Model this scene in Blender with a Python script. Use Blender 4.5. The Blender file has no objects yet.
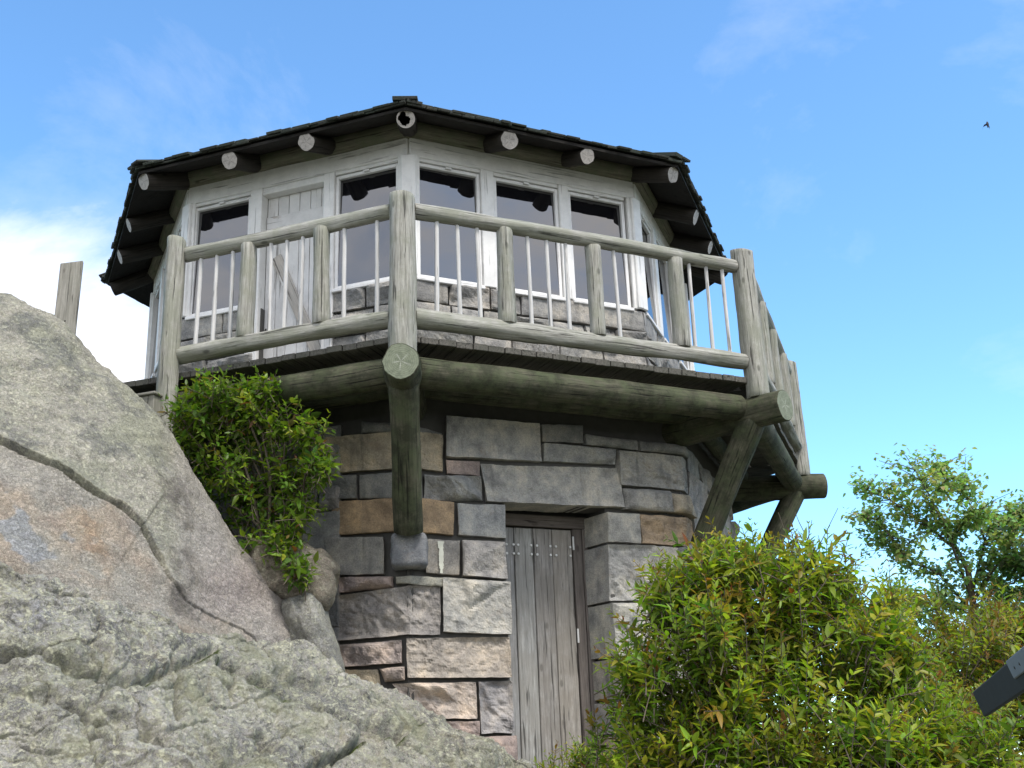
import bpy, math, random
import numpy as np
from mathutils import Vector, Matrix, noise
random.seed(7)
PI = math.pi
S = bpy.context.scene
COL = S.collection
V = Vector

# ------------------------------------------------------------------ camera (solved from the photograph)
CAM = V((0.4244, -12.2173, -3.0988)); YAW, PITCH, ROLL, FPX = -0.0496, 0.3188, 0.0373, 1110.74
def ray(u, v):
    X = (u - 512) / FPX; U = -(v - 384) / FPX
    c, s = math.cos(ROLL), math.sin(ROLL); x = c*X + s*U; up = -s*X + c*U
    c, s = math.cos(PITCH), math.sin(PITCH); y = c - s*up; z = s + c*up
    c, s = math.cos(YAW), math.sin(YAW)
    return V((c*x - s*y, s*x + c*y, z))
def at(u, v, t): return CAM + ray(u, v) * t          # survey point: direction and distance -> world metres
cam = bpy.data.cameras.new('camera'); co = bpy.data.objects.new('camera', cam); COL.objects.link(co)
cam.sensor_width = 36; cam.lens = FPX * 36 / 1024; cam.clip_end = 20000; cam.clip_start = .05
rx, ry = ray(612, 384) - ray(512, 384), ray(512, 284) - ray(512, 384)
R3 = Matrix((rx.normalized(), ry.normalized(), -ray(512, 384).normalized())).transposed()
co.matrix_world = Matrix.Translation(CAM) @ R3.to_4x4()
S.camera = co

# ------------------------------------------------------------------ mesh collector
def fbm(p, o=4, h=1.0): return noise.fractal(p, h, 2.0, o)
class MB:
    def __init__(self): self.v = []; self.f = []; self.mi = []; self.g = []; self.c = []; self.sm = []
    def add(self, verts, faces, grain=None, tint=(1, 1, 1, 1), mi=0, smooth=False):
        b = len(self.v); n = len(verts)
        self.v += [tuple(p) for p in verts]
        self.g += [tuple(q) for q in (grain if grain is not None else verts)]
        self.c += list(tint) if isinstance(tint, list) else [tint] * n
        for f in faces:
            self.f.append(tuple(b + i for i in f)); self.mi.append(mi); self.sm.append(smooth)
    def build(self, name, mats, parent=None, origin=None):
        me = bpy.data.meshes.new(name); vv = self.v
        if origin is not None: vv = [(p[0]-origin[0], p[1]-origin[1], p[2]-origin[2]) for p in vv]
        me.from_pydata(vv, [], self.f)
        for m in (mats if isinstance(mats, (list, tuple)) else [mats]): me.materials.append(m)
        me.polygons.foreach_set('material_index', self.mi); me.polygons.foreach_set('use_smooth', self.sm)
        a = me.attributes.new('grain', 'FLOAT_VECTOR', 'POINT'); a.data.foreach_set('vector', np.array(self.g, np.float32).ravel())
        a = me.attributes.new('tint', 'FLOAT_COLOR', 'POINT'); a.data.foreach_set('color', np.array(self.c, np.float32).ravel())
        return link(name, me, parent, origin)
def link(name, me, parent=None, origin=None):
    o = bpy.data.objects.new(name, me); COL.objects.link(o)
    if origin is not None: o.location = origin
    if parent is not None:
        o.parent = parent
        o.matrix_parent_inverse = Matrix.Translation(-WORLD[parent.name])
    WORLD[o.name] = V(origin) if origin is not None else V((0, 0, 0))
    return o
WORLD = {}
def thing(name, label, cat, loc, group=None):
    o = bpy.data.objects.new(name, None); COL.objects.link(o); o.location = loc; o.empty_display_size = .2
    WORLD[o.name] = V(loc); tag(o, label, cat, group); return o
def tag(o, label=None, cat=None, group=None, kind=None):
    if label: o['label'] = label
    if cat: o['category'] = cat
    if group: o['group'] = group
    if kind: o['kind'] = kind
    return o

def basis(d):
    d = d.normalized(); a = V((0, 0, 1)) if abs(d.z) < .9 else V((0, -1, 0))
    x = a.cross(d).normalized(); return x, d.cross(x).normalized(), d
def log(mb, p0, p1, r0, r1=None, segs=18, rough=.006, bend=.0, caps=(1, 1), mi=0, cmi=1, step=.09, tint=(1, 1, 1, 1), cut0=None, cut1=None):
    """a debarked round log with solid-texture coordinates, rounded ends and end grain; cut* = slanted end normal slope"""
    p0, p1 = V(p0), V(p1); r1 = r0 if r1 is None else r1
    d = p1 - p0; L = d.length; x, y, z = basis(d); sd = random.random() * 90; n = max(3, int(L / step))
    bx, by = random.uniform(-1, 1) * bend, random.uniform(-1, 1) * bend
    fr = [0, .004 / L] + [i / n for i in range(1, n)] + [1 - .004 / L, 1]
    vs, gs, fs = [], [], []
    for k, f in enumerate(fr):
        r = r0 + (r1 - r0) * f
        if k in (0, len(fr) - 1): r *= .95
        cx = p0 + d * f + (x * bx + y * by) * math.sin(PI * f)
        for i in range(segs):
            a = 2 * PI * i / segs; ca, sa = math.cos(a), math.sin(a)
            rr = r + rough * noise.noise((ca * 1.6, sa * 1.6, f * L * 1.7 + sd)) * 1.6 + rough * .6 * noise.noise((ca * 4, sa * 4, f * L * 5 + sd))
            sl = 0
            if cut0 and k < 2: sl = (cut0[0] * ca + cut0[1] * sa) * r
            if cut1 and k > len(fr) - 3: sl = (cut1[0] * ca + cut1[1] * sa) * r
            vs.append(cx + (x * ca + y * sa) * rr + z * sl); gs.append((ca * rr, sa * rr, f * L + sd))
    m = len(fr)
    for k in range(m - 1):
        for i in range(segs):
            j = (i + 1) % segs
            fs.append((k * segs + i, k * segs + j, (k + 1) * segs + j, (k + 1) * segs + i))
    mb.add(vs, fs, gs, tint, mi, True)
    for e, b in ((0, 0), (1, (m - 1) * segs)):
        if not caps[e]: continue
        ring = vs[b:b + segs]; c = sum(ring, V()) / segs
        gr = [(g[0], g[1], sd) for g in gs[b:b + segs]]
        fs2 = [((i + 1) % segs, i, segs) if e == 0 else (i, (i + 1) % segs, segs) for i in range(segs)]
        mb.add(ring + [c], fs2, gr + [(0, 0, sd)], tint, cmi, False)
class Frame:
    def __init__(s, o, t, n, z=V((0, 0, 1))): s.o, s.t, s.n, s.z = V(o), V(t), V(n), V(z)
    def p(s, a, b, c): return s.o + s.t * a + s.n * b + s.z * c
def box(mb, fr, s0, s1, n0, n1, z0, z1, ch=.004, ax=2, mi=0, tint=(1, 1, 1, 1), jit=0):
    """chamfered board; ax = grain axis"""
    lo, hi = (s0, n0, z0), (s1, n1, z1); vs = []; idx = {}
    ch = min(ch, .45 * min(abs(hi[i] - lo[i]) for i in range(3)))
    for c in range(8):
        sg = [(c >> i) & 1 for i in range(3)]
        for k in range(3):
            q = [(hi[i] - (ch if i != k else 0)) if sg[i] else (lo[i] + (ch if i != k else 0)) for i in range(3)]
            idx[c, k] = len(vs); vs.append(q)
    fs = []
    for k in range(3):
        i, j = (k + 1) % 3, (k + 2) % 3
        for sd in (0, 1):
            c = [sd << k, sd << k | 1 << i, sd << k | 1 << i | 1 << j, sd << k | 1 << j]
            f = [idx[q, k] for q in c]; fs.append(f if sd else f[::-1])
        for a in (0, 1):
            for b in (0, 1):
                c0 = a << i | b << j; c1 = c0 | 1 << k
                f = [idx[c0, i], idx[c1, i], idx[c1, j], idx[c0, j]]
                fs.append(f if (a ^ b) else f[::-1])
    for c in range(8):
        f = [idx[c, 0], idx[c, 1], idx[c, 2]]; p = bin(c).count('1')
        fs.append(f if p % 2 else f[::-1])
    sd = random.random() * 90; o = [(ax + 1) % 3, (ax + 2) % 3, ax]
    cx = [(lo[i] + hi[i]) / 2 for i in range(3)]
    gs = [(q[o[0]] - cx[o[0]] + (sd % 3), q[o[1]] - cx[o[1]], q[o[2]] + sd) for q in vs]
    mb.add([fr.p(*q) for q in vs], fs, gs, tint, mi, False)

# ------------------------------------------------------------------ materials
def mat(name):
    m = bpy.data.materials.new(name); m.use_nodes = True; nt = m.node_tree; nt.nodes.clear()
    out = nt.nodes.new('ShaderNodeOutputMaterial'); b = nt.nodes.new('ShaderNodeBsdfPrincipled')
    nt.links.new(b.outputs[0], out.inputs[0]); return m, nt, b
class N:
    def __init__(s, nt): s.nt = nt
    def __call__(s, typ, ins={}, **kw):
        n = s.nt.nodes.new('ShaderNode' + typ)
        for k, v in kw.items(): setattr(n, k, v)
        for k, v in ins.items():
            if isinstance(v, bpy.types.NodeSocket): s.nt.links.new(v, n.inputs[k])
            else: n.inputs[k].default_value = v
        return n
    def noise(s, vec, scale, detail=6, rough=.6, dist=0):
        return s('TexNoise', {'Vector': vec, 'Scale': scale, 'Detail': detail, 'Roughness': rough, 'Distortion': dist}).outputs['Fac']
    def ramp(s, fac, *st):
        n = s('ValToRGB', {'Fac': fac}); e = n.color_ramp.elements
        while len(e) < len(st): e.new(.5)
        for el, (p, c) in zip(e, st): el.position = p; el.color = (*c, 1) if isinstance(c, tuple) else (c, c, c, 1)
        return n.outputs[0]
    def mix(s, f, a, b, mode='MIX'):
        n = s('Mix', data_type='RGBA', blend_type=mode)
        for k, v in ((0, f), (6, a), (7, b)):
            if isinstance(v, bpy.types.NodeSocket): s.nt.links.new(v, n.inputs[k])
            else: n.inputs[k].default_value = v if k == 0 else ((*v, 1) if len(v) == 3 else v)
        return n.outputs[2]
    def math(s, op, a, b=0., clamp=False):
        n = s('Math', operation=op, use_clamp=clamp)
        for k, v in ((0, a), (1, b)):
            if isinstance(v, bpy.types.NodeSocket): s.nt.links.new(v, n.inputs[k])
            else: n.inputs[k].default_value = v
        return n.outputs[0]
    def scale(s, vec, x, y, z): return s('Mapping', {'Vector': vec, 'Scale': (x, y, z)}).outputs[0]
    def bump(s, h, strength, dist, normal=None):
        d = {'Height': h, 'Strength': strength, 'Distance': dist}
        if normal is not None: d['Normal'] = normal
        return s('Bump', d).outputs[0]
def wood(name, light, dark, stain, stain_amt=.5, rough=.85, grain=34, green=None, bump=.5, paint=None, peel=.5):
    m, nt, b = mat(name); n = N(nt)
    g = n('Attribute', attribute_name='grain').outputs['Vector']; tint = n('Attribute', attribute_name='tint').outputs['Color']
    pos = n('NewGeometry').outputs['Position']
    f1 = n.noise(n.scale(g, grain * 1.6, grain * 1.6, 2.6), 1, 8, .72, .4)
    f2 = n.noise(n.scale(g, grain * 5, grain * 5, 5.0), 1, 4, .7)
    cr = n.ramp(n.noise(n.scale(g, 42, 42, 1.5), 1, 4, .6, .3), (.345, 1), (.395, 0))
    kn = n.ramp(n('TexVoronoi', {'Vector': n.scale(g, 7, 7, 3.2), 'Scale': 1., 'Randomness': 1.}).outputs['Distance'], (.07, 1), (.13, 0))
    c = n.ramp(f1, (.32, dark), (.5, tuple((a * .6 + d * .4) for a, d in zip(light, dark))), (.68, light))
    c = n.mix(.6, c, n.ramp(f2, (.3, .5), (.5, 1.), (.7, 1.4)), 'MULTIPLY')
    c = n.mix(n.math('MULTIPLY', kn, .7), c, tuple(q * .45 for q in dark))
    big = n.ramp(n.noise(pos, 4.0, 6, .72), (.42, 0), (.58, 1))
    c = n.mix(n.math('MULTIPLY', big, stain_amt), c, stain)
    if green: c = n.mix(n.math('MULTIPLY', n.ramp(n.noise(pos, 7, 5, .7), (.45, 0), (.62, 1)), .7), c, green)
    c = n.mix(n.math('MULTIPLY', cr, .75), c, tuple(q * .18 for q in dark))
    h = n.math('SUBTRACT', n.math('ADD', n.math('MULTIPLY', f1, 1.), n.math('MULTIPLY', f2, .35)), n.math('MULTIPLY', cr, .8))
    if paint:
        pk = n.math('ADD', n.noise(n.scale(g, 16, 16, 2.2), 1, 8, .7, .4), n.math('MULTIPLY', n.noise(pos, 1.7, 3), .45))
        k = n.ramp(pk, (peel - .03, 0), (peel + .025, 1))
        k = n.math('MULTIPLY', k, n.math('SUBTRACT', 1., n.math('MULTIPLY', cr, .6)))
        pc = n.mix(n.ramp(n.noise(pos, 9, 5, .7), (.35, 0), (.7, .55)), paint, tuple(q * .72 for q in paint))
        c = n.mix(k, c, pc); h = n.math('ADD', h, n.math('MULTIPLY', k, .35))
    c = n.mix(1, c, tint, 'MULTIPLY')
    nt.links.new(c, b.inputs['Base Color']); b.inputs['Roughness'].default_value = rough
    b.inputs['Specular IOR Level'].default_value = .25
    nt.links.new(n.bump(h, bump, .006), b.inputs['Normal'])
    return m
def end_grain(name, light, dark, star=True, star_col=None):
    m, nt, b = mat(name); n = N(nt)
    g = n('Attribute', attribute_name='grain').outputs['Vector']
    xy = n.scale(g, 1, 1, 0); r = n('VectorMath', {0: xy}, operation='LENGTH').outputs['Value']
    nz = n.noise(g, 22, 4)
    w = n.math('SINE', n.math('MULTIPLY', n.math('ADD', r, n.math('MULTIPLY', nz, .018)), 420.))
    c = n.mix(n.math('MULTIPLY', n.math('ADD', w, 1.), .22), light, dark)
    c = n.mix(n.ramp(n.noise(g, 30, 5, .7), (.4, 0), (.7, .6)), c, tuple(q * .55 for q in dark))
    sp = n('SeparateXYZ', {0: g}); ang = n('Math', {0: sp.outputs[1], 1: sp.outputs[0]}, operation='ARCTAN2').outputs[0]
    k = n.math('POWER', n.math('ABSOLUTE', n.math('SINE', n.math('ADD', n.math('MULTIPLY', ang, 2.5), n.math('MULTIPLY', sp.outputs[2], 2.0)))), 26. )
    if star:
        k = n.math('MULTIPLY', k, n.ramp(n.math('ADD', n.math('MULTIPLY', r, 9.), n.math('MULTIPLY', nz, .6)), (.3, 1), (1., 0)))
        c = n.mix(n.math('MULTIPLY', k, .8), c, star_col or tuple(q * .2 for q in dark))
    nt.links.new(c, b.inputs['Base Color']); b.inputs['Roughness'].default_value = .9
    nt.links.new(n.bump(w, .15, .003), b.inputs['Normal']); return m
M = {}
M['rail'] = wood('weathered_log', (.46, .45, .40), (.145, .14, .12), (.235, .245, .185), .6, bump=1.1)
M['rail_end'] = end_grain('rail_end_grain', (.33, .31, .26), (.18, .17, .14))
M['beam'] = wood('mossy_shaded_log', (.125, .12, .08), (.03, .03, .02), (.03, .034, .018), .85, green=(.075, .09, .045), bump=.9)  # moss green, with the shade under the deck darkened into the wood colour
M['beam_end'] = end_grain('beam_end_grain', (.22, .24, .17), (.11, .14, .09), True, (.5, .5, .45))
M['baluster'] = wood('baluster_wood', (.66, .65, .63), (.46, .45, .43), (.56, .55, .53), .4, bump=.2)
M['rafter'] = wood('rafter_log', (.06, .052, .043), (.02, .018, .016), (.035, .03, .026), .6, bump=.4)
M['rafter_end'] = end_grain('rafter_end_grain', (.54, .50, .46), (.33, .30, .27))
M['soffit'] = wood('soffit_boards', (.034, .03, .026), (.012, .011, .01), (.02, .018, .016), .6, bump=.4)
M['shingle'] = wood('wood_shingles', (.085, .085, .075), (.03, .032, .028), (.04, .055, .04), .6, bump=.6)
M['plate'] = wood('plate_log', (.24, .225, .17), (.09, .085, .06), (.13, .15, .09), .7, bump=.4)
M['white'] = wood('white_paint', (.46, .43, .39), (.24, .22, .20), (.34, .32, .29), .4, rough=.7, bump=.3, paint=(.81, .80, .77), peel=.50)
M['sash'] = wood('sash_paint', (.5, .48, .44), (.3, .28, .26), (.4, .38, .35), .4, rough=.6, bump=.2, paint=(.84, .83, .81), peel=.42)
M['door_paint'] = wood('door_paint', (.50, .46, .41), (.30, .27, .23), (.38, .35, .31), .4, rough=.75, bump=.4, paint=(.72, .71, .69), peel=.58)
M['bare'] = wood('bare_batten', (.52, .48, .43), (.32, .29, .25), (.42, .40, .36), .5, bump=.4, paint=(.70, .69, .66), peel=.86)
M['plank'] = wood('grey_planks', (.41, .40, .38), (.15, .145, .135), (.25, .235, .21), .6, grain=26, bump=.7)
M['reddish'] = wood('door_jamb_wood', (.20, .175, .155), (.08, .068, .06), (.13, .11, .10), .5, grain=28, bump=.6)
M['board'] = wood('grey_board', (.33, .315, .28), (.16, .15, .125), (.22, .22, .18), .5, grain=24, bump=.5)
M['deck'] = wood('deck_boards', (.16, .15, .13), (.05, .047, .04), (.08, .082, .065), .6, bump=.6)
def simple(name, col, rough=.6, metal=0.):
    m, nt, b = mat(name); b.inputs['Base Color'].default_value = (*col, 1); b.inputs['Roughness'].default_value = rough
    b.inputs['Metallic'].default_value = metal; n = N(nt)
    p = n('NewGeometry').outputs['Position']
    nt.links.new(n.mix(n.ramp(n.noise(p, 14, 5, .7), (.35, 0), (.7, .5)), col, tuple(c * .55 for c in col)), b.inputs['Base Color']); return m
M['bolt'] = simple('bolt_heads', (.75, .75, .72), .4, .0)
M['iron'] = simple('dark_iron', (.04, .035, .03), .6, .3)
M['panel_dark'] = simple('panel_dark', (.034, .039, .036), .95)
M['panel_light'] = simple('panel_light', (.20, .225, .24), .6)
M['bird'] = simple('bird_feather', (.02, .02, .03), .7)
m, nt, b = mat('window_glass'); n = N(nt)
b.inputs['Base Color'].default_value = (.006, .006, .008, 1); b.inputs['IOR'].default_value = 2.4; b.inputs['Roughness'].default_value = .012
p = n('NewGeometry').outputs['Position']
nt.links.new(n.bump(n.noise(p, 2.2, 2), .05, .02), b.inputs['Normal'])
nt.links.new(n.ramp(n.noise(p, 5, 6, .7), (.45, .008), (.8, .10)), b.inputs['Roughness']); M['glass'] = m
def stone_mat(name, fine=1.0):
    m, nt, b = mat(name); n = N(nt); p = n('NewGeometry').outputs['Position']
    tint = n('Attribute', attribute_name='tint').outputs['Color']
    a = n.noise(p, 5.5, 6, .65); c = n.mix(1, tint, n.ramp(a, (.32, (.60, .60, .61)), (.5, (1.02, 1.0, .97)), (.66, (1.45, 1.36, 1.22))), 'MULTIPLY')
    sp = n.noise(p, 90, 4, .8); c = n.mix(.6, c, n.ramp(sp, (.32, .45), (.5, 1.), (.7, 1.45)), 'MULTIPLY')
    c = n.mix(n.ramp(n.noise(p, 3.3, 5, .7, .6), (.60, 0), (.72, .38)), c, (.33, .25, .17))
    st = n.noise(n.scale(p, 9, 9, .9), 1, 4, .6); c = n.mix(n.ramp(st, (.56, 0), (.72, .5)), c, (.09, .09, .09))
    c = n.mix(n.ramp(n.noise(p, 26, 5, .75), (.64, 0), (.70, .6)), c, (.42, .43, .36))
    nt.links.new(c, b.inputs['Base Color']); b.inputs['Roughness'].default_value = .88; b.inputs['Specular IOR Level'].default_value = .25
    h = n.math('ADD', n.math('MULTIPLY', n.noise(p, 34, 8, .78), 1.), n.math('MULTIPLY', n.noise(p, 9, 5, .6), .6))
    nt.links.new(n.bump(h, .8, .02), b.inputs['Normal']); return m
M['stone'] = stone_mat('quarry_stone')
M['mortar'] = simple('dark_mortar', (.085, .082, .075), .95)
def rock_mat(name):
    m, nt, b = mat(name); n = N(nt); p = n('NewGeometry').outputs['Position']
    at_ = n('Attribute', attribute_name='tint'); c = at_.outputs['Color']; lich = at_.outputs['Alpha']
    c = n.mix(1, c, n.ramp(n.noise(p, 3.2, 7, .7), (.3, (.72, .72, .74)), (.55, (1., 1., 1.)), (.75, (1.2, 1.16, 1.1))), 'MULTIPLY')
    c = n.mix(.55, c, n.ramp(n.noise(p, 130, 3, .8), (.35, .25), (.5, 1.), (.65, 1.7)), 'MULTIPLY')
    # crustose lichen: pale green rosettes and dark crusts
    v1 = n('TexVoronoi', {'Vector': n.mix(.12, p, n('TexNoise', {'Vector': p, 'Scale': 9., 'Detail': 5.}).outputs['Color'], 'ADD'), 'Scale': 13., 'Randomness': 1.}, feature='SMOOTH_F1').outputs['Distance']
    ring = n.ramp(v1, (.18, .25), (.30, 1), (.42, .1))
    l1 = n.ramp(n.noise(p, 8, 8, .75), (.44, 0), (.56, 1)); l1 = n.math('MULTIPLY', l1, ring)
    l2 = n.ramp(n.noise(p, 30, 8, .82, .5), (.49, 0), (.55, 1))
    k = n.math('MULTIPLY', n.math('ADD', n.math('MULTIPLY', l1, .65), n.math('MULTIPLY', l2, .75), True), lich)
    lc = n.mix(n.noise(p, 6, 3), (.52, .52, .35), (.74, .72, .56))
    c = n.mix(k, c, lc)
    off = n('VectorMath', {0: p, 1: (7., 3., 5.)}, operation='ADD').outputs[0]
    dk = n.math('MULTIPLY', n.ramp(n.noise(off, 14, 8, .8), (.52, 0), (.60, .85)), n.math('ADD', n.math('MULTIPLY', lich, .7), .15))
    c = n.mix(dk, c, (.095, .098, .095))
    c = n.mix(n.math('MULTIPLY', n.ramp(n.noise(p, 1.6, 5, .7), (.5, 0), (.64, .6)), lich), c, (.30, .31, .19))
    nt.links.new(c, b.inputs['Base Color']); b.inputs['Roughness'].default_value = .92; b.inputs['Specular IOR Level'].default_value = .2
    h = n.math('ADD', n.math('MULTIPLY', n.noise(p, 45, 7, .75), 1.), n.math('MULTIPLY', l2, .25))
    h = n.math('ADD', h, n.math('MULTIPLY', n.noise(p, 12, 6, .7), 1.0))
    nt.links.new(n.bump(h, .9, .025), b.inputs['Normal']); return m
M['rock'] = rock_mat('lichen_granite')
def leaf_mat(name, gloss=.42):
    m, nt, b = mat(name); n = N(nt); c = n('Attribute', attribute_name='tint').outputs['Color']
    nt.links.new(c, b.inputs['Base Color']); b.inputs['Roughness'].default_value = gloss; b.inputs['Specular IOR Level'].default_value = .35
    t = n('BsdfTranslucent', {'Color': n.mix(1, c, (1.5, 1.6, .7), 'MULTIPLY')})
    mx = n('MixShader', {0: .42, 1: b.outputs[0], 2: t.outputs[0]})
    nt.links.new(mx.outputs[0], [q for q in nt.nodes if q.type == 'OUTPUT_MATERIAL'][0].inputs[0]); return m
M['leaf'] = leaf_mat('leaf')
M['bark'] = wood('twig_bark', (.20, .16, .12), (.09, .07, .055), (.13, .11, .085), .5, bump=.5)
m, nt, b = mat('ground_soil'); n = N(nt); p = n('NewGeometry').outputs['Position']
c = n.ramp(n.noise(p, .9, 8, .7), (.35, (.05, .07, .025)), (.5, (.09, .085, .05)), (.65, (.13, .115, .085)))
nt.links.new(n.mix(.5, c, n.ramp(n.noise(p, 30, 4, .8), (.3, .5), (.7, 1.4)), 'MULTIPLY'), b.inputs['Base Color']); b.inputs['Roughness'].default_value = .95
nt.links.new(n.bump(n.noise(p, 12, 7, .7), .6, .05), b.inputs['Normal']); M['ground'] = m

# ------------------------------------------------------------------ tower geometry
C8 = math.cos(PI / 8); S8 = math.sin(PI / 8)
RB, RC, RD, RL, RE = 3.46, 3.15, 4.283, 4.54, 3.72
ZE = 2.33
def oc(R, k, z): a = -PI/2 + k * PI/4; return V((R*math.cos(a), R*math.sin(a), z))
def face(m, ap): a = -PI/2 + m * PI/4; nn = V((math.cos(a), math.sin(a), 0)); return Frame(nn * ap, V((-math.sin(a), math.cos(a), 0)), nn)
def on_face(u, v, m, ap):
    f = face(m, ap); d = ray(u, v); t = (f.o - CAM).dot(f.n) / d.dot(f.n); q = CAM + d * t
    return (q - f.o).dot(f.t), q.z
tower = thing('lookout_tower', 'octagonal stone and timber lookout with white windows and a log balcony', 'lookout tower', (0, 0, -3.35))

# --- masonry: every stone a displaced block on the unwrapped octagon (s along the perimeter, z up)
def oct_point(R, s, z, d):
    L = 2 * R * S8; k = math.floor(s / L); f = s / L - k
    q = oc(R, k, 0).lerp(oc(R, k + 1, 0), f); e = 1 + d / (R * C8)
    return V((q.x * e, q.y * e, z))
STONE_COLS = [(.235, .235, .24), (.20, .205, .215), (.27, .265, .26), (.215, .21, .205), (.25, .24, .245), (.18, .185, .195), (.29, .275, .26)]
def stone(mb, R, q, col=None, rough=None, depth=.1, out=None, gap=.0065, res=.016):
    """q: four (s, z) corners TL TR BR BL"""
    rng = random
    col = col or rng.choice(STONE_COLS); w = rng.uniform(.92, 1.16); g_ = sum(col) / 3; col = tuple((c * .8 + g_ * .2) * w * k_ for c, k_ in zip(col, (1.34, 1.33, 1.25)))
    rough = rng.choice([.25, .3, .6, 1.]) if rough is None else rough
    out = rng.uniform(-.004, .018) if out is None else out
    cs = sum(p[0] for p in q) / 4; cz = sum(p[1] for p in q) / 4
    W = (q[1][0] + q[2][0] - q[0][0] - q[3][0]) / 2; H = (q[0][1] + q[1][1] - q[2][1] - q[3][1]) / 2
    nx, ny = max(6, int(W / res)), max(6, int(H / res)); sd = rng.random() * 200
    tlt = (rng.uniform(-.02, .02), rng.uniform(-.03, .03)) if rough > .5 else (0, 0)
    vs = []; cols = []
    PL = []
    for _ in range(int(3 + W * H * 22)):
        PL.append((rng.uniform(-.5, .5) * W, rng.uniform(-.5, .5) * H, rng.gauss(0, .26), rng.gauss(.16, .30), rng.uniform(.0, .035)))
    P = nx + 3
    for j in range(-1, ny + 2):
        for i in range(-1, nx + 2):
            fi, fj = min(max(i / nx, 0), 1), min(max(j / ny, 0), 1)
            s = (q[0][0] * (1 - fi) + q[1][0] * fi) * (1 - fj) + (q[3][0] * (1 - fi) + q[2][0] * fi) * fj
            z = (q[0][1] * (1 - fi) + q[1][1] * fi) * (1 - fj) + (q[3][1] * (1 - fi) + q[2][1] * fi) * fj
            # shrink for the joint, with a wandering arris
            es, ez = (.5 - fi) * 2, (.5 - fj) * 2
            ja = gap * (1 + .9 * noise.noise((s * 7, z * 7, sd)) + .5 * noise.noise((s * 22, z * 22, sd)))
            if abs(es) > .6: s += math.copysign(ja * (abs(es) - .6) / .4, es)
            if abs(ez) > .6: z -= math.copysign(ja * (abs(ez) - .6) / .4, ez)
            dx, dy = min(fi, 1 - fi) * W, min(fj, 1 - fj) * H; e = min(dx, dy)
            side = i < 0 or j < 0 or i > nx or j > ny
            if side: d = -depth
            else:
                edge = 1 - math.exp(-e / .006)
                d = out - .007 * (1 - edge)
                if rough > .5:
                    bul = min(1, e / .05); bul = bul * (2 - bul)
                    xs = s - cs + .025 * noise.noise((s * 9, z * 9, sd)); zs = z - cz + .025 * noise.noise((s * 9, z * 9, sd + 5))
                    pl = min(c_ + a_ * (xs - x_) + b_ * (zs - z_) for x_, z_, a_, b_, c_ in PL); pl2 = sorted(abs(c_ + a_ * (xs - x_) + b_ * (zs - z_)) for x_, z_, a_, b_, c_ in PL)[1]
                    d += bul * rough * (.052 + max(-.06, min(.055, pl * 1.7)) - min(.026, pl2 * .8) + .016 * abs(noise.noise((s * 13, z * 16, sd + 4)))) + tlt[0] * es + tlt[1] * ez
                else:
                    d += rough * .035 * noise.noise((s * 5, z * 5, sd)) + rough * .03 * max(-.5, min(c_ + .5 * (a_ * (s - cs - x_) + b_ * (z - cz - z_)) for x_, z_, a_, b_, c_ in PL))
                d += .0045 * noise.noise((s * 28, z * 28, sd)) + .0035 * noise.noise((s * 60, z * 60, sd))
            vs.append(oct_point(R, s, z, d)); cols.append((*col, 1))
    n2 = ny + 3; F = lambda i, j: j * P + i
    face_f, side_f = [], []
    for j in range(n2 - 1):
        for i in range(P - 1):
            (side_f if i == 0 or j == 0 or i == P - 2 or j == n2 - 2 else face_f).append((F(i, j), F(i, j + 1), F(i + 1, j + 1), F(i + 1, j)))
    for part, sm in ((face_f, rough <= .5), (side_f, False)):      # separate borders keep the arris sharp
        use = sorted({i for f_ in part for i in f_}); mp = {q_: k_ for k_, q_ in enumerate(use)}
        mb.add([vs[i] for i in use], [tuple(mp[i] for i in f_) for f_ in part], None, [cols[i] for i in use], 0, sm)
def fill(mb, R, s0, s1, z0, z1, hs=(.2, .36), ws=(.3, .75), res=.03):
    z = z1
    while z > z0 + .05:
        h = random.uniform(*hs)
        if z - h < z0 + .12: h = z - z0
        s = s0
        while s < s1 - .05:
            w = random.uniform(*ws)
            if s + w > s1 - .2: w = s1 - s
            stone(mb, R, [(s, z), (s + w, z), (s + w, z - h), (s, z - h)], res=res); s += w
        z -= h
LB = 2 * RB * S8
wall = MB()
ORANGE, TAN, RED, PALE, DARK, BLUE = (.36, .25, .15), (.34, .29, .22), (.27, .21, .20), (.29, .285, .28), (.17, .175, .18), (.215, .22, .23)
def cpx(X, Y): return 290 + X / 1.98, 380 + Y / 1.98
def sz(X, Y):
    u, v = cpx(X, Y); vx = 408 + (v - 400) * .008
    m = -.5 if u < vx else .5; s, z = on_face(u, v, m, RB * C8); return s + math.copysign(LB / 2, m), z
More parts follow.
